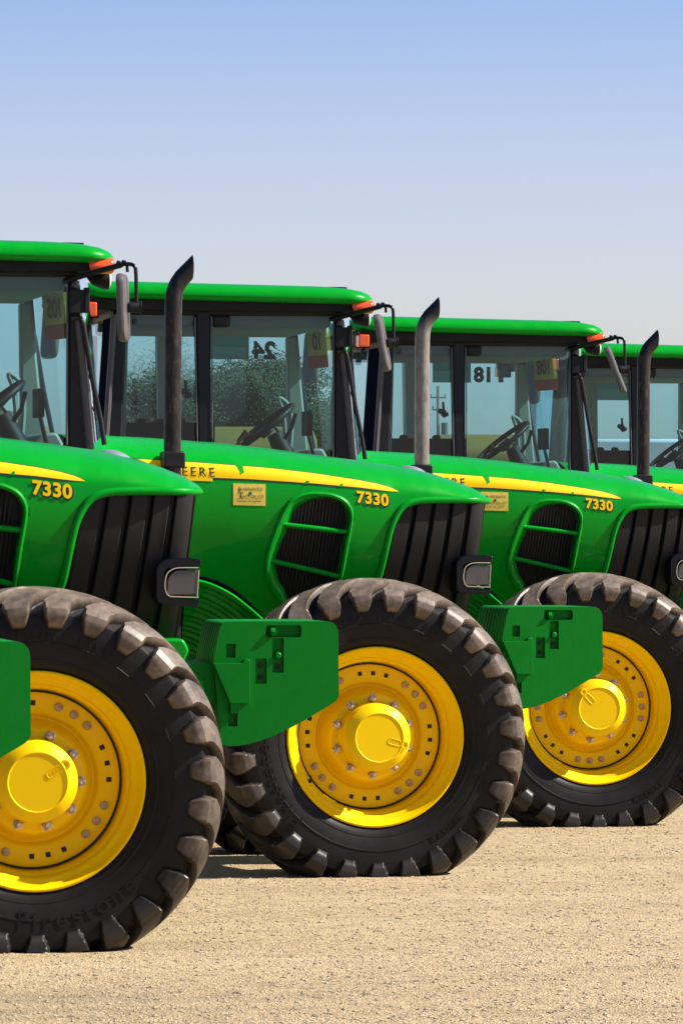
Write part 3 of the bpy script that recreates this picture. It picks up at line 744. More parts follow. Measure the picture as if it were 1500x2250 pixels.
    ctl = MB(); ctl.tube([(-1.93, -.38, 2.0), (-1.95, -.38, 2.17), (-1.90, -.38, 2.22)], [.012, .012, .022], 8); [ctl.tube([(-2.0 + .06 * q, -.44, 2.02), (-1.99 + .06 * q, -.44, 2.09 + .02 * q)], [.008, .014], 6) for q in range(3)]; ctl.box(-2.05, -1.75, -.5, -.34, 1.75, 2.04); ctl.build('control_lever', 'redplastic' if dark else 'plastic', root, bevel=.01)
    # knob on the door post, sun visor block and clips
    kb = MB(); kb.tube([(-2.27, -.70, 2.42), (-2.315, -.70, 2.42)], .012, 8); kb.tube([(-2.335, -.70, 2.445), (-2.30, -.70, 2.43), (-2.29, -.70, 2.40)], [.014, .022, .014], 8); kb.tube([(-2.30, -.70, 2.43), (-2.305, -.70, 2.50)], [.010, .008], 8)
    kb.build('window_latch', 'plastic', root)
    vs_ = MB(); vs_.box(-2.16, -2.055, -.745, -.68, 2.795, 2.868); vs_.build('interior_lamp', 'black', root, bevel=.018, seg=3); vs_ = MB(); vs_.box(-2.62, -2.58, -.72, -.66, 2.80, 2.85); vs_.build('window_clip', 'black', root, bevel=.012, seg=3)
    # film and number on the far door window, read from outside, so reversed from here
    y = YC - .022
    fm = MB(); fm.add([(-1.97 + fdx, y, 2.855), (-1.705 + fdx, y, 2.855), (-1.705 + fdx, y, 2.672), (-1.97 + fdx, y, 2.672)], [(0, 1, 2, 3)]); fm.build('window_film', 'film', root, smooth=False)
    def numtext(body, size, cx, cz, bold, m_='ink', name='window_number'):
        vs, fs = text_verts(body, size, offset=bold)
        t = MB(); t.add([(cx - p.x, y + .004, cz + p.y) for p in vs], fs); return t.build(name, m_, root, smooth=False, recalc=False)
    if number: numtext(number, .135, -1.615 + fdx, 2.722, .007)
    # paper sheet with number on the windscreen
    if tag_number:
        def W(a, z):
            bul = .13 * (1 - abs(a) ** 2.6); t = (z - 2.05) / .82
            return Vector(((-1.345 + bul) * (1 - t) + (-1.412 + bul * .9) * t - .012, a * (YC - .01), z))
        s1 = MB(); a0, a1 = .46, .86
        s1.grid([[W(a0 + (a1 - a0) * i / 8, z) for z in (2.69, 2.75, 2.80, 2.845)] for i in range(9)]); s1.mi = 1
        s1.grid([[W(a0 + (a1 - a0) * i / 8, z) for z in (2.615, 2.69)] for i in range(9)])
        wp = MB(); wp.tube([W(.15, 2.84) + Vector((.03, 0, 0)), W(.25, 2.66) + Vector((.03, 0, 0)), W(.55, 2.42) + Vector((.03, 0, 0))], [.008, .010, .006], 6); wp.tube([W(.2, 2.74) + Vector((.035, 0, 0)), W(.62, 2.38) + Vector((.03, 0, 0))], .007, 6); wp.build('wiper', 'black', root)
        sh = s1.build('number_sheet', ['paper', 'redpaper'], root, smooth=False)
        vs, fs = text_verts(tag_number, .135, offset=.004)
        t = MB(); t.add([W((a0 + a1) / 2 + p.x / (YC - .01), 2.765 + p.y) - Vector((.004, 0, 0)) for p in vs], fs); t.build('sheet_number', 'ink', sh, smooth=False, recalc=False)
    # lamps under the roof edge
    for s in (-1, 1):
        a = MB(); a.tube(catmull([(-1.372, s * .80, 2.908), (-1.35, s * .805, 2.912), (-1.30, s * .80, 2.914), (-1.262, s * .79, 2.914)], 3), [.018] + [.040] * 8 + [.034], 14)
        a.build('indicator_light', 'amber', root)
        b = MB(); b.box(-1.40, -1.262, s * .79, s * .60, 2.885, 2.952); b.build('indicator_housing', 'plastic', root, bevel=.012)
        wl = MB(); wl.tube([(-1.36, s * .66, 2.875), (-1.33, s * .66, 2.86), (-1.28, s * .66, 2.852), (-1.258, s * .66, 2.852)], [.012, .032, .044, .044], 14)
        wl.mi = 1; wl.tube([(-1.258, s * .66, 2.852), (-1.25, s * .66, 2.852)], [.042, .036], 14)
        wl.build('work_lamp', ['plastic', 'lens'], root)
        ra = MB(); ra.box(-2.893, -2.822, s * .77, s * .86, 2.845, 2.925); ra.build('rear_indicator', 'amber', root, bevel=.008)
        rb = MB(); rb.box(-2.89, -2.80, s * .70, s * .767, 2.84, 2.95); rb.box(-2.885, -2.80, s * .767, s * .85, 2.9255, 2.95); rb.box(-2.87, -2.84, s * .78, s * .84, 2.805, 2.845)
        rb.build('indicator_bracket', 'plastic', root, bevel=.006)
        # hinge block and grab rail at the front post
        hb = MB()
        if s < 0: hb.box(-1.462, -1.392, s * (YC + .035), s * (YC - .04), 2.69, 2.80); hb.box(-1.392, -1.372, s * (YC + .04), s * (YC - .02), 2.69, 2.81)
        hb.mi = 1
        if s < 0: hb.box(-1.3719, -1.3695, s * (YC + .036), s * (YC - .015), 2.695, 2.805); hb.tube([(-1.44, s * (YC + .01), 2.81), (-1.43, s * (YC + .01), 2.845)], [.02, .016], 10)
        if s < 0: hb.build('post_hinge', ['black', 'mirrorback'], root, bevel=.004)
        g2 = MB(); g2.tube(catmull([(-1.455, s * (YC + .02), 2.66), (-1.425, s * (YC + .02), 2.668), (-1.405, s * (YC + .02), 2.65), (-1.393, s * (YC + .02), 2.60), (-1.352, s * (YC + .02), 2.36), (-1.315, s * (YC + .02), 2.18), (-1.296, s * (YC + .02), 2.06)], 4), .0125, 10)
        g2.build('grab_rail', 'black', root)
    # mirrors
def mirror(root, s, tilt, yawm=0):
    ym = 1.10
    a = MB(); a.tube([(-1.475, s * .76, 2.845), (-1.40, s * .85, 2.868), (-1.26, s * 1.04, 2.905)], [.014, .015, .014], 8)
    a.tube([(-1.275, s * 1.02, 2.90), (-1.268, s * 1.03, 2.922)], .012, 8); a.tube([(-1.252, s * 1.05, 2.91), (-1.249, s * 1.055, 2.925)], .011, 8); a.tube([(-1.238, s * 1.07, 2.90), (-1.236, s * 1.07, 2.87)], .008, 6)
    a.tube(catmull([(-1.262, s * 1.04, 2.905), (-1.235, s * 1.075, 2.908), (-1.212, s * 1.10, 2.900), (-1.203, s * 1.105, 2.878), (-1.200, s * 1.105, 2.80), (-1.199, s * 1.105, 2.72)], 4), .0095, 8)
    a.tube([(-1.235, s * 1.105, 2.702), (-1.182, s * 1.105, 2.702)], [.026, .026], 12); a.tube([(-1.182, s * 1.105, 2.702), (-1.176, s * 1.105, 2.702)], [.03, .03], 12)
    a.tube([(-1.262, s * 1.105, 2.70), (-1.225, s * 1.105, 2.702)], [.016, .018], 10)
    arm = a.build('mirror_arm', 'black', root)
    m = MB(); h, w_ = .16, .105
    # shell seen edge-on: plate normal along x; slightly turned so that part of the back shows
    ol = rounded([(-.5 * w_ * 2, -h), (.5 * w_ * 2, -h), (.5 * w_ * 2, h), (-.5 * w_ * 2, h)], .06, 6)
    for k, (x, sc_) in enumerate(((-.014, .93), (-.010, .985), (.006, 1.0), (.014, .97), (.02, .86))): pass
    rows = [[(x, y * sc_, z * (1 - (1 - sc_) * .5)) for y, z in ol] for x, sc_ in ((-.019, .90), (-.0185, .95), (-.012, 1.0), (.004, 1.0), (.014, .95), (.020, .80))]
    m.grid(rows, close_v=True); n_ = len(ol); o_ = len(m.v) - n_ * 6
    m.f.append(tuple(range(o_, o_ + n_))); m.m.append(1); m.f.append(tuple(reversed(range(o_ + 5 * n_, o_ + 6 * n_)))); m.m.append(0)
    mo = m.build('mirror_shell', ['mirrorback', 'mirrorglass'], arm, angle=40, loc=(-1.262, s * 1.105, 2.70))
    mo.rotation_euler = (0, R(tilt), R(-s * 0 + yawm))
    return arm

# ------------------------------------------------------------------ weights
PL = rounded([(.793, 1.275), (.773, 1.20), (.776, 1.119), (.828, 1.10), (.905, 1.10), (.905, .945), (.808, .93), (.811, .772), (.90, .764), (1.00, .795), (1.123, .853), (1.280, .944), (1.293, .975), (1.289, 1.268), (1.28, 1.275)],
             [.02, .02, .01, .01, .01, .01, .01, .02, .06, .06, .05, .03, .02, .06, .0], 5)
def build_weights(root):
    PLn = rounded([(.809, 1.274), (.776, 1.122), (.808, .775), (.835, .765), (.90, .768), (1.00, .795), (1.123, .853), (1.278, .944), (1.293, .965), (1.289, 1.274)], [.03, .03, .02, .02, .05, .06, .05, .03, .02, .055], 5)
    def rect(a, b, c, d): return [(a, c), (b, c), (b, d), (a, d)]
    rec = [(rounded(rect(.991, 1.137, 1.208, 1.258), .012, 3), .036), (rect(1.018, 1.065, 1.064, 1.205), .028), (rect(.948, .995, 1.019, 1.122), .028), (rect(.828, .867, 1.126, 1.182), .03), (rect(.836, .875, .846, .922), .03)]
    y0 = -.30; t = .0510; pitch = .0605
    w = MB(); w.holed(PLn, y0, y0 + t, rec)
    w.mi = 1
    for (x, z) in ((.9715, 1.094), (.9715, 1.047), (1.0415, 1.090)): w.lathe([(.0125, .0), (.0005, .0)], 16, c=(x, y0 + .0265, z))
    w.mi = 0
    w.lathe([(.014, .028), (.0135, -.004), (.009, -.008), (.0005, -.008)], 16, c=(1.0415, y0, 1.135))
    # faint cast lettering
    for body, sz, cx, cz in (('WEIGHT', .013, .90, 1.247), ('45 KG', .016, .897, 1.232), ('45 KG', .017, 1.212, 1.214)):
        pass
    w.build('weight_plate', ['green_iron', 'void'], root, bevel=.0045, angle=40)
    p = MB(); p.prism(PLn, 0, t); pm = p.build('weight_plate', 'green_iron', root, bevel=.009, angle=40)
    pm.location = (0, y0 + pitch, 0)
    for k in range(2, 10):
        o = pm.copy(); col.objects.link(o); o.location = (0, y0 + pitch * k, 0); o.parent = root
    ro = MB(); ro.tube([(1.025, y0 + .008, 1.232), (1.025, .30, 1.232)], .018, 12); ro.tube([(1.012, y0 + .002, 1.232), (1.030, y0 + .002, 1.232)], .015, 8); ro.build('weight_rod', 'green_iron', root)
    # carrier: bracket that the plates hang from, reaching back to the front frame
    b = MB()
    ob = rounded([(.772, 1.104), (.893, 1.104), (.900, 1.121), (.917, 1.121), (.923, 1.112), (.923, .941), (.842, .941)], [.0, .006, .01, .006, .006, .006, 0], 3)
    b.prism(ob, -.335, -.250); b.prism(ob, .250, .335)
    b.prism([(.55, 1.102), (.80, 1.102), (.86, .943), (.62, .943), (.55, .98)], -.262, .262)
    b.box(.842, .882, -.325, -.302, .90, .945)
    b.build('weight_bracket', 'green_iron', root, bevel=.006, angle=45)

# ------------------------------------------------------------------ chassis and the rest
def build_chassis(root):
    c = MB()
    c.box(-.9, .50, -.20, .20, .72, 1.10); c.prism([(.45, 1.05), (.74, 1.05), (.74, .90), (.45, .86)], -.27, .27); c.box(-3.1, -.9, -.33, .33, .65, 1.45)
    ch = c.build('chassis', 'green', root, bevel=.02)
    n = MB(); n.prism(rounded([(.44, 1.205), (.63, 1.205), (.655, 1.16), (.63, 1.10), (.44, 1.08)], .015), -.37, .37); n.build('nose_bumper', 'green', root, bevel=.02)
    a = MB(); a.tube([(0, -.62, .66), (0, -.25, .70), (0, .25, .70), (0, .62, .66)], [.13, .11, .11, .13], 16); a.tube([(-.16, -.5, .66), (-.16, .5, .66)], .035, 10)
    a.build('front_axle', 'green_iron', root)
    rA = MB(); rA.tube([(-2.65, -.8, .92), (-2.65, .8, .92)], .15, 16); rA.build('rear_axle', 'green_iron', root)
    for s in (-1, 1):
        f = MB(); rows = []
        for k in range(17):
            th = R(15 + 115 * k / 16); rows.append([(-2.65 + r_ * math.cos(th), s * y_, .92 + r_ * math.sin(th)) for r_, y_ in ((.98, .70), (1.01, .72), (1.02, .80), (1.02, 1.02), (1.0, 1.05), (.97, 1.05))])
        f.grid(rows); o = f.build('rear_fender', 'green', root); sm = o.modifiers.new('th', 'SOLIDIFY'); sm.thickness = .012
        t = MB(); t.prism(rounded([(-1.75, 1.18), (-.95, 1.18), (-.95, .55), (-1.6, .50)], .06), s * .70, s * .36); t.build('fuel_tank', 'plastic', root, bevel=.04)
        if s < 0:
            for k in range(3): st = MB(); st.box(-1.62, -1.30, -.95, -.72, .52 + .24 * k, .55 + .24 * k); st.build('cab_step', 'black', root, bevel=.006)

def pipe(root, m_):
    e = MB(); y = -.52; x0 = -.918
    path = [(x0 - .004, y, 1.90), (x0 - .002, y, 2.3), (x0, y, 2.68), (x0 + .002, y, 2.765)]
    bend = [(x0 + .008, y, 2.808), (x0 + .022, y, 2.845), (x0 + .044, y, 2.876), (x0 + .070, y, 2.904), (x0 + .092, y, 2.926)]
    pts = catmull(path + bend, 5)
    e.tube(pts, .0425, 20, cap=False)
    # mouth cut on an upright plane: slide the last rings along the pipe onto it
    n = 20; dv = (Vector(pts[-1]) - Vector(pts[-4])).normalized(); xe = x0 + .094
    for ring in range(8):
        for k in range(n):
            i = len(e.v) - n * (ring + 1) + k; v = Vector(e.v[i])
            tt = (xe - .012 * ring - v.x) / dv.x
            if ring == 0 or tt < 0: e.v[i] = tuple(v + dv * tt)
    e.mi = 1; inner = [Vector(v) for v in e.v[-n:]]
    c_ = sum(inner, Vector()) / n
    e.add([tuple(c_ + (v - c_) * .93) for v in inner] + [tuple(c_ + (v - c_) * .85 + Vector((-.06, 0, -.05))) for v in inner], [(k, (k + 1) % n, n + (k + 1) % n, n + k) for k in range(n)] + [tuple(range(n, 2 * n))])
    o = e.build('exhaust_pipe', [m_, 'void'], root, angle=50, recalc=False)
    b = MB(); b.box(x0 - .05, x0 + .052, y - .048, y + .10, 1.955, 2.035); b.build('pipe_clamp', 'black', o, bevel=.008)
    return o

def emblem(root):
    m = MB(); rows = []
    for k in range(9):
        a = PI / 2 * k / 8; rows.append([(.392 + .068 * math.cos(a) * math.cos(t) , .10 * math.cos(a) * math.sin(t), 1.945 + .030 * math.sin(a) - .22 * (.068 * math.cos(a) * math.cos(t))) for t in [2 * PI * j / 28 for j in range(28)]])
    m.grid(rows, close_v=True); m.build('hood_emblem', 'emblem', root, angle=60)

# ------------------------------------------------------------------ assemble the tractors
F_, PHI = 10700.0, R(10)
STEP = (2.0084, 3.8670); O2 = (4.2204, 23.8918)
def org(k, dx=0): return (O2[0] + (k - 2) * STEP[0] + dx, O2[1] + (k - 2) * STEP[1], 0)
ORG = {0: org(0, .27), 1: (2.1543, 19.9269, 0), 2: (4.2204, 23.8918, 0), 3: (6.1710, 27.6610, 0), 4: org(4, .18), 5: org(5, .27)}
LAB = {0: 'green tractor cut off by the left frame edge, only its front weight pack in view',
       1: 'nearest green tractor whose yellow wheel is cut by the left edge, cab out of frame',
       2: 'green tractor in the middle with a whole yellow front wheel and a brown rusty stack',
       3: 'green tractor with a light grey exhaust stack and reversed 24 in its cab window',
       4: 'green tractor with reversed 18 in its cab window and steeply tilted mirror',
       5: 'farthest green tractor, only its roof and cab windows showing at the right edge'}
SPEC = {  # number, sheet number, pipe, mirror tilt, disc rot, cap rot, tyre lettering
    0: (None, None, 'pipe_brown', -2, 0, 0),
    1: (None, None, 'pipe_brown', -2, 16, 32),
    2: (None, '105', 'pipe_brown', -2, 0, -16),
    3: ('24', '10', 'pipe_grey', -10, -41, 135),
    4: ('18', '108', 'pipe_brown', -21, 10, 70),
    5: ('8', '14', 'pipe_grey', -8, 30, 0)}
TXT = {1: [('TRACTION', .062, .575, R(100), 0), ('FWD', .062, .575, R(66), 0), ('Firestone', .105, .545, R(-72), 0, True)],
       2: [('RADIAL', .05, .56, R(-52), 0, True), ('14.9R30', .045, .575, R(-18), 0, True), ('TRACTION', .055, .575, R(92), 0), ('FWD', .055, .575, R(60), 0), ('Firestone', .09, .55, R(205), 0)],
       3: [('14.9R30', .05, .575, R(70), 0), ('RADIAL', .05, .56, R(-58), 0, True), ('Firestone', .09, .55, R(15), 0)]}
def copy_tree(o, parent=None):
    c = o.copy(); col.objects.link(c); c.parent = parent
    for ch in list(o.children): copy_tree(ch, c)
    return c
proto = empty('tractor', ORG[2])
hood = build_hood(proto); vent(proto, hood); build_grille(proto); headlight(proto, -1); headlight(proto, 1)
for s in (-1, 1): stripe(proto, hood, s)
build_weights(proto); build_chassis(proto); emblem(hood)
for s in (-1, 1):
    make_wheel(proto, (-2.65, s * .88, .92), s, None, 20, 40, scale=1.39, nuts=False)
make_wheel(proto, (0, .86, .664), 1, None, 10, 60, nuts=False)
TR = {}
for k in range(6):
    TR[k] = proto if k == 2 else copy_tree(proto)
for k, t in TR.items():
    yaw = R({1: -1.3, 2: 2.2, 3: .6, 4: 1.5, 5: 1.5, 0: 0}[k])
    t.rotation_euler = (0, 0, yaw); t.location = Vector(ORG[k]) + Vector((0, -.9, 0)) - Matrix.Rotation(yaw, 3, 'Z') @ Vector((0, -.9, 0)); tag(t, LAB[k], 'tractor', 'green tractors parked in a staggered row')
    if k == 1:
        for ch in t.children:
            if ch.name.startswith('weight_'): ch.location.x -= .015
    if k == 3:
        for ch in t.children:
            if ch.name.split('.')[0] in ('hood', 'grille', 'headlight', 'side_shield'): ch.location.x += .045
    num, sh, pm, mt, dr, cr = SPEC[k]
    make_wheel(t, (-.028, -.86, .664), -1, TXT.get(k), dr, cr, nuts=True)
    build_cab(t, num, sh, k == 3, {4: -.085, 5: -.16}.get(k, 0)); pipe(t, pm); mirror(t, -1, mt, -17); mirror(t, 1, 4, 10)

# ------------------------------------------------------------------ ground
def gravel_mat():
    m = bpy.data.materials.new('pale_gravel'); m.use_nodes = True
    nt = m.node_tree; N = nt.nodes; L = nt.links; b = N['Principled BSDF']; b.inputs['Roughness'].default_value = .9; b.inputs['Specular IOR Level'].default_value = .2
    tc = N.new('ShaderNodeTexCoord')
    def noise(scale, detail=5, rough=.6):
        n = N.new('ShaderNodeTexNoise'); n.inputs['Scale'].default_value = scale; n.inputs['Detail'].default_value = detail; n.inputs['Roughness'].default_value = rough
        L.new(tc.outputs['Object'], n.inputs['Vector']); return n.outputs['Fac']
    def ramp(src, stops):
        r = N.new('ShaderNodeValToRGB'); e = r.color_ramp.elements
        e[0].position, e[0].color = stops[0][0], (*stops[0][1], 1); e[1].position, e[1].color = stops[-1][0], (*stops[-1][1], 1)
        for p, c in stops[1:-1]: q = e.new(p); q.color = (*c, 1)
        L.new(src, r.inputs[0]); return r.outputs[0]
    def mix(a, b_, fac, mode='MULTIPLY'):
        x = N.new('ShaderNodeMix'); x.data_type = 'RGBA'; x.blend_type = mode; x.inputs[0].default_value = fac; L.new(a, x.inputs[6]); L.new(b_, x.inputs[7]); return x.outputs[2]
    mpg = N.new('ShaderNodeMapping'); mpg.inputs['Scale'].default_value = (.22, 1.1, 1); mpg.inputs['Rotation'].default_value = (0, 0, R(14)); L.new(tc.outputs['Object'], mpg.inputs[0])
    def noise2(scale, detail, rough):
        n = N.new('ShaderNodeTexNoise'); n.inputs['Scale'].default_value = scale; n.inputs['Detail'].default_value = detail; n.inputs['Roughness'].default_value = rough
        L.new(mpg.outputs[0], n.inputs['Vector']); return n.outputs['Fac']
    streak = noise2(.9, 7, .62)
    base = ramp(streak, [(.30, (.41, .32, .205)), (.45, (.59, .445, .256)), (.62, (.645, .495, .297)), (.75, (.675, .52, .318))])
    mid = ramp(noise(6, 8, .78), [(.3, (.74, .72, .70)), (.6, (1.04, 1.04, 1.04))])
    v = N.new('ShaderNodeTexVoronoi'); v.inputs['Scale'].default_value = 115; L.new(tc.outputs['Object'], v.inputs['Vector'])
    sep = N.new('ShaderNodeSeparateColor'); L.new(v.outputs['Color'], sep.inputs[0])
    speck = ramp(sep.outputs[0], [(0.0, (.2, .19, .19)), (.08, (.45, .44, .43)), (.24, (.78, .77, .76)), (.5, (1, 1, 1)), (.8, (1.06, 1.06, 1.06)), (1, (1.4, 1.38, 1.35))])
    spm = N.new('ShaderNodeMapRange'); spm.inputs[1].default_value = .62; spm.inputs[2].default_value = .38; spm.inputs[3].default_value = .4; spm.inputs[4].default_value = 1; L.new(noise2(2.3, 5, .6), spm.inputs[0])
    x = N.new('ShaderNodeMix'); x.data_type = 'RGBA'; x.blend_type = 'MULTIPLY'; L.new(spm.outputs[0], x.inputs[0]); L.new(mix(base, mid, 1), x.inputs[6]); L.new(speck, x.inputs[7])
    v2 = N.new('ShaderNodeTexVoronoi'); v2.inputs['Scale'].default_value = 55; L.new(tc.outputs['Object'], v2.inputs['Vector'])
    sep2 = N.new('ShaderNodeSeparateColor'); L.new(v2.outputs['Color'], sep2.inputs[0])
    speck2 = ramp(sep2.outputs[1], [(0.0, (.5, .49, .48)), (.035, (.8, .79, .78)), (.07, (1, 1, 1)), (1, (1, 1, 1))])
    n3 = ramp(noise(170, 4), [(.33, (.66, .66, .66)), (.6, (1.12, 1.12, 1.12))])
    c = mix(mix(x.outputs[2], speck2, .8), n3, .8)
    L.new(c, b.inputs['Base Color'])
    bp = N.new('ShaderNodeBump'); bp.inputs['Strength'].default_value = .7; bp.inputs['Distance'].default_value = .014
    ad = N.new('ShaderNodeMath'); ad.operation = 'ADD'; L.new(noise(110, 5), ad.inputs[0]); L.new(v.outputs['Distance'], ad.inputs[1]); L.new(ad.outputs[0], bp.inputs['Height'])
    L.new(bp.outputs[0], b.inputs['Normal']); return m
M['gravel'] = gravel_mat()
M['pebble'] = mat('pebble_stone', (.5, .39, .26), .9, noise=(9.0, (.22, .18, .14), .46, .66))
g = MB(); S_ = 3000
g.add([(-S_, -200, 0), (S_, -200, 0), (S_, 2 * S_, 0), (-S_, 2 * S_, 0)], [(0, 1, 2, 3)])
tag(g.build('ground', 'gravel', smooth=False), kind='structure')
pb = MB(); rnd = random.Random(3)
oct_f = [(0, 2, 4), (2, 1, 4), (1, 3, 4), (3, 0, 4), (2, 0, 5), (1, 2, 5), (3, 1, 5), (0, 3, 5)]
for i in range(42000):
    Z = 15.5 + 15 * rnd.random() ** 1.3; xc = (rnd.random() - .5) * .17 * Z
    X = xc * math.cos(PHI) + Z * math.sin(PHI); Y = -xc * math.sin(PHI) + Z * math.cos(PHI)
    r = .0025 + .008 * rnd.random() ** 4 + (.010 * rnd.random() if rnd.random() < .003 else 0)
    a = rnd.random() * 6.28; ca, sa = math.cos(a), math.sin(a); e1, e2 = r * (.8 + .6 * rnd.random()), r * (.6 + .5 * rnd.random()); h = r * (.5 + .4 * rnd.random())
    pb.add([(X + e1 * ca, Y + e1 * sa, h * .3), (X - e1 * ca, Y - e1 * sa, h * .3), (X - e2 * sa, Y + e2 * ca, h * .2), (X + e2 * sa, Y - e2 * ca, h * .4), (X, Y, h), (X, Y, -h * .5)], oct_f)
tag(pb.build('loose_stones', 'pebble', smooth=False, recalc=False), 'small loose stones strewn over the pale gravel yard', 'gravel', kind='stuff')

# ------------------------------------------------------------------ things far behind, seen through the cab windows
def atpx(px, Z, z=0):
    xc = (px - 750) / F_ * Z
    return Vector((xc * math.cos(PHI) + Z * math.sin(PHI), -xc * math.sin(PHI) + Z * math.cos(PHI), z))
M['bark'] = mat('bark', (.09, .07, .055), .9)
M['leaf'] = mat('leaf', (.05, .07, .04), .9, spec=0, noise=(.9, (.085, .10, .055), .4, .65))
M['leaf2'] = mat('bare_twig', (.13, .11, .09), .9, spec=0, noise=(1.5, (.10, .11, .06), .4, .65))
def tree(loc, h, spread, leafy, label, seed, grp=None):
    rnd = random.Random(seed); root = empty('tree', loc)
    t = MB(); ends = []
    def limb(p, d, L_, r, lev):
        q = p + d * L_ * .5 + Vector((rnd.uniform(-.1, .1), rnd.uniform(-.1, .1), 0)) * L_; e = p + d * L_ + Vector((rnd.uniform(-.1, .1), rnd.uniform(-.1, .1), .05)) * L_
        t.tube([p, q, e], [r, r * .75, r * .5], 5, cap=False); ends.append((e, lev)); 
        if lev >= 2: ends.append((q, lev))
        if lev < 4:
            for k in range(rnd.randint(3, 4)):
                a = rnd.random() * 6.28; tl = rnd.uniform(.35, .95); nd = (d * math.cos(tl) + Vector((math.cos(a), math.sin(a), .15)) * math.sin(tl)).normalized()
                limb(q.lerp(e, rnd.random()), nd, L_ * rnd.uniform(.55, .75), r * .5, lev + 1)
    limb(Vector((0, 0, -.1)), Vector((0, 0, 1)), h * .36, h * .025, 0)
    t.build('trunk', 'bark', root)
    c = MB()
    for e, lev in ends:
        if lev < 2: continue
        for k in range(260 if leafy else 60):
            p = e + Vector((rnd.gauss(0, 1), rnd.gauss(0, 1), rnd.gauss(0, 1))) * spread * h * (.62 if leafy else 1)
            u = Vector((rnd.gauss(0, 1), rnd.gauss(0, 1), rnd.gauss(0, 1))).normalized(); w = u.orthogonal().normalized(); 
            if leafy: s, s2 = .03 * rnd.uniform(.6, 1.5), .022
            else: s, s2 = .10 * rnd.uniform(.5, 1.4), .0045
            c.add([p - u * s, p - w * s2, p + u * s, p + w * s2], [(0, 1, 2, 3)])
    c.build('crown', 'leaf' if leafy else 'leaf2', root, smooth=False, recalc=False)
    tag(root, label, 'tree', grp); return root
tree(atpx(618, 95), 6.9, .036, True, 'leafy tree behind the cab window with the reversed 24', 1)
tree(atpx(505, 92), 6.4, .036, True, 'lower leafy tree behind the steering wheel of the grey stack tractor', 5)
tree(atpx(405, 98), 6.8, .036, False, 'bare twiggy tree behind the rear cab window beside the brown stack', 2)
tree(atpx(305, 96), 4.9, .036, False, 'smaller bare tree at the left end of the rear cab window', 9)
tree(atpx(118, 90), 4.2, .03, False, 'low bare shrub behind the cab at the left frame edge', 12)

M['pole'] = mat('pole_wood', (.22, .2, .18), .9)
p0 = atpx(962, 480); pr = empty('utility_pole', p0)
t = MB(); t.tube([(0, 0, -.1), (0, 0, 16.8)], [.2, .14], 8); t.build('pole', 'pole', pr)
for z, hw in ((15.6, .8), (14.4, .6)):
    t = MB(); t.box(-hw, hw, -.07, .07, z, z + .16)
    for x in (-hw + .1, hw - .1): t.tube([(x, 0, z + .16), (x, 0, z + .42)], [.06, .09], 6)
    t.build('crossarm', 'pole', pr)
t = MB(); t.tube([(.62, -.1, 11.9), (.62, -.1, 13.2)], [.33, .33], 10); t.build('transformer', 'mirrorback', pr)
tag(pr, 'distant utility pole with transformer behind the rear window of the tractor numbered 18', 'utility pole')
M['whitewall'] = mat('white_sheet_metal', (.78, .78, .74), .6); M['paleroof'] = mat('pale_roof', (.6, .6, .58), .6)
b0 = atpx(1420, 70); br = empty('white_trailer', b0, R(-10))
t = MB(); t.box(-1.05, 1.6, 0, 2.4, .95, 3.06); t.build('trailer_body', 'whitewall', br, bevel=.05)
t = MB(); t.box(-1.0, 1.5, .2, 2.2, .7, .95)
for x in (-.3, .5): t.lathe([(.48, -.12), (.5, 0), (.5, .24), (.48, .3)], 20, c=(x, .25, .5), cap0=True, cap1=True)
t.build('trailer_undercarriage', 'black', br)
tag(br, 'white box trailer seen through the windows of the farthest tractor', 'trailer')
M['machyellow'] = mat('weathered_yellow', (.22, .145, .012), .6, dust=((.1, .075, .03), .5, 2.0))
def loader(loc, rz, label, s=1.0):
    r = empty('wheel_loader', loc, rz)
    t = MB(); t.prism(rounded([(-1.6, 1.0), (-1.55, 2.2), (-1.1, 2.45), (.1, 2.35), (.4, 1.9), (1.5, 1.3), (1.5, .9)], .1), -.7, .7); t.build('engine_body', 'machyellow', r, bevel=.04)
    t = MB(); 
    for y in (-.55, .55): t.tube([(.3, y, 1.9), (1.0, y, 2.0), (1.9, y, 1.8), (2.5, y, 1.3)], [.10, .12, .10, .09], 8)
    t.build('lift_arm', 'machyellow', r)
    t = MB(); t.prism([(2.4, 1.5), (2.6, .7), (3.4, .6), (2.9, .85), (2.7, 1.5)], -1.1, 1.1); t.build('bucket', 'machyellow', r)
    for x in (-.95, 1.05):
        for y in (-.95, .65):
            t = MB(); t.lathe([(.25, -.02), (.62, 0), (.68, .06), (.68, .26), (.62, .32), (.25, .32)], 24, c=(x, y, .68), cap0=True, cap1=True); t.build('loader_wheel', 'rubber', r, angle=40)
    r.scale = (s, s, s); tag(r, label, 'loader'); return r
loader(atpx(560, 75), R(78), 'yellow wheel loader behind the steering wheel of the grey stack tractor', 1.36)
loader(atpx(1060, 110), R(82), 'yellow wheel loader low in the cab window beside the reversed 18', 1.62)
loader(atpx(-230, 55), R(170), 'yellow wheel loader behind the leftmost cab, near the frame edge', 1.25)

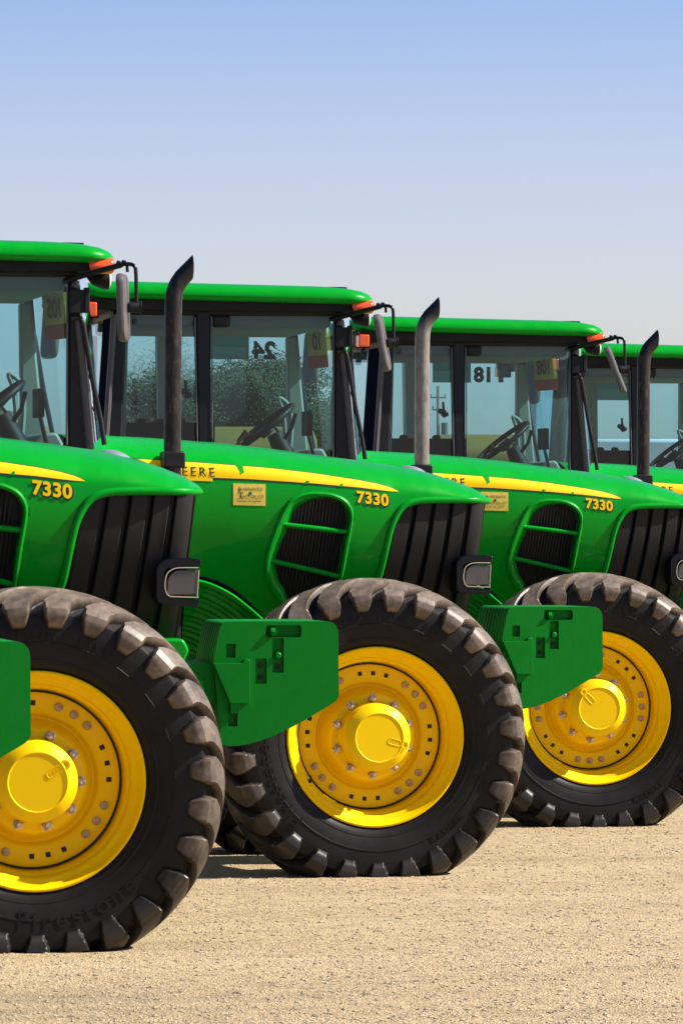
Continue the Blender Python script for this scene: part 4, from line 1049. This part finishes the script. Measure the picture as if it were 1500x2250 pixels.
# ------------------------------------------------------------------ sun, sky, camera
SKY = .1306
sun_dir = Vector((.735, -.125, .666)).normalized()
sl = bpy.data.lights.new('sun', 'SUN'); sl.energy = 5.0; sl.angle = R(.5); sl.color = (1, .94, .84)
so = bpy.data.objects.new('sun', sl); col.objects.link(so); so.rotation_euler = sun_dir.to_track_quat('Z', 'Y').to_euler()
w = bpy.data.worlds.new('World'); sc.world = w; w.use_nodes = True
nt = w.node_tree; N = nt.nodes; L = nt.links
sky = N.new('ShaderNodeTexSky'); sky.sky_type = 'NISHITA'; sky.sun_disc = False
sky.sun_elevation = math.asin(sun_dir.z); sky.sun_rotation = math.atan2(sun_dir.x, sun_dir.y)
sky.air_density = 1.0; sky.dust_density = 1.0; sky.ozone_density = 1.5; sky.altitude = 0
bg = N['Background']; bg.inputs[1].default_value = SKY
# clear spring sky: pale lavender at the horizon turning blue with height
tcw = N.new('ShaderNodeTexCoord'); sx = N.new('ShaderNodeSeparateXYZ'); L.new(tcw.outputs['Generated'], sx.inputs[0])
rp_ = N.new('ShaderNodeValToRGB'); e = rp_.color_ramp.elements
mr_ = N.new('ShaderNodeMapRange'); mr_.inputs[1].default_value = 0; mr_.inputs[2].default_value = .5; L.new(sx.outputs[2], mr_.inputs[0]); L.new(mr_.outputs[0], rp_.inputs[0])
stops = [(0.0, (.69, .635, .73)), (.10, (.69, .645, .765)), (.16, (.63, .578, .755)), (.225, (.465, .515, .71)), (.5, (.33, .40, .58)), (1.0, (.28, .36, .54))]
e[0].position, e[0].color = stops[0][0], (*stops[0][1], 1); e[1].position, e[1].color = stops[-1][0], (*stops[-1][1], 1)
for p_, c_ in stops[1:-1]: q = e.new(p_); q.color = (*c_, 1)
mx_ = N.new('ShaderNodeMix'); mx_.data_type = 'RGBA'; mx_.blend_type = 'MULTIPLY'; mx_.inputs[0].default_value = 1
L.new(sky.outputs[0], mx_.inputs[6]); L.new(rp_.outputs[0], mx_.inputs[7]); L.new(mx_.outputs[2], bg.inputs[0])
cam = bpy.data.cameras.new('camera'); co = bpy.data.objects.new('camera', cam); col.objects.link(co); sc.camera = co
cam.sensor_fit = 'HORIZONTAL'; cam.sensor_width = 36; cam.lens = 36 * F_ / 1500; cam.clip_end = 20000; cam.clip_start = .5
co.location = (0, 0, 1.605)
pitch = math.atan(62 / F_)
fw = Vector((math.sin(PHI) * math.cos(pitch), math.cos(PHI) * math.cos(pitch), math.sin(pitch)))
co.rotation_euler = fw.to_track_quat('-Z', 'Y').to_euler()
sc.view_settings.view_transform = 'Standard'; sc.view_settings.look = 'None'; sc.view_settings.exposure = .8; sc.view_settings.gamma = 1
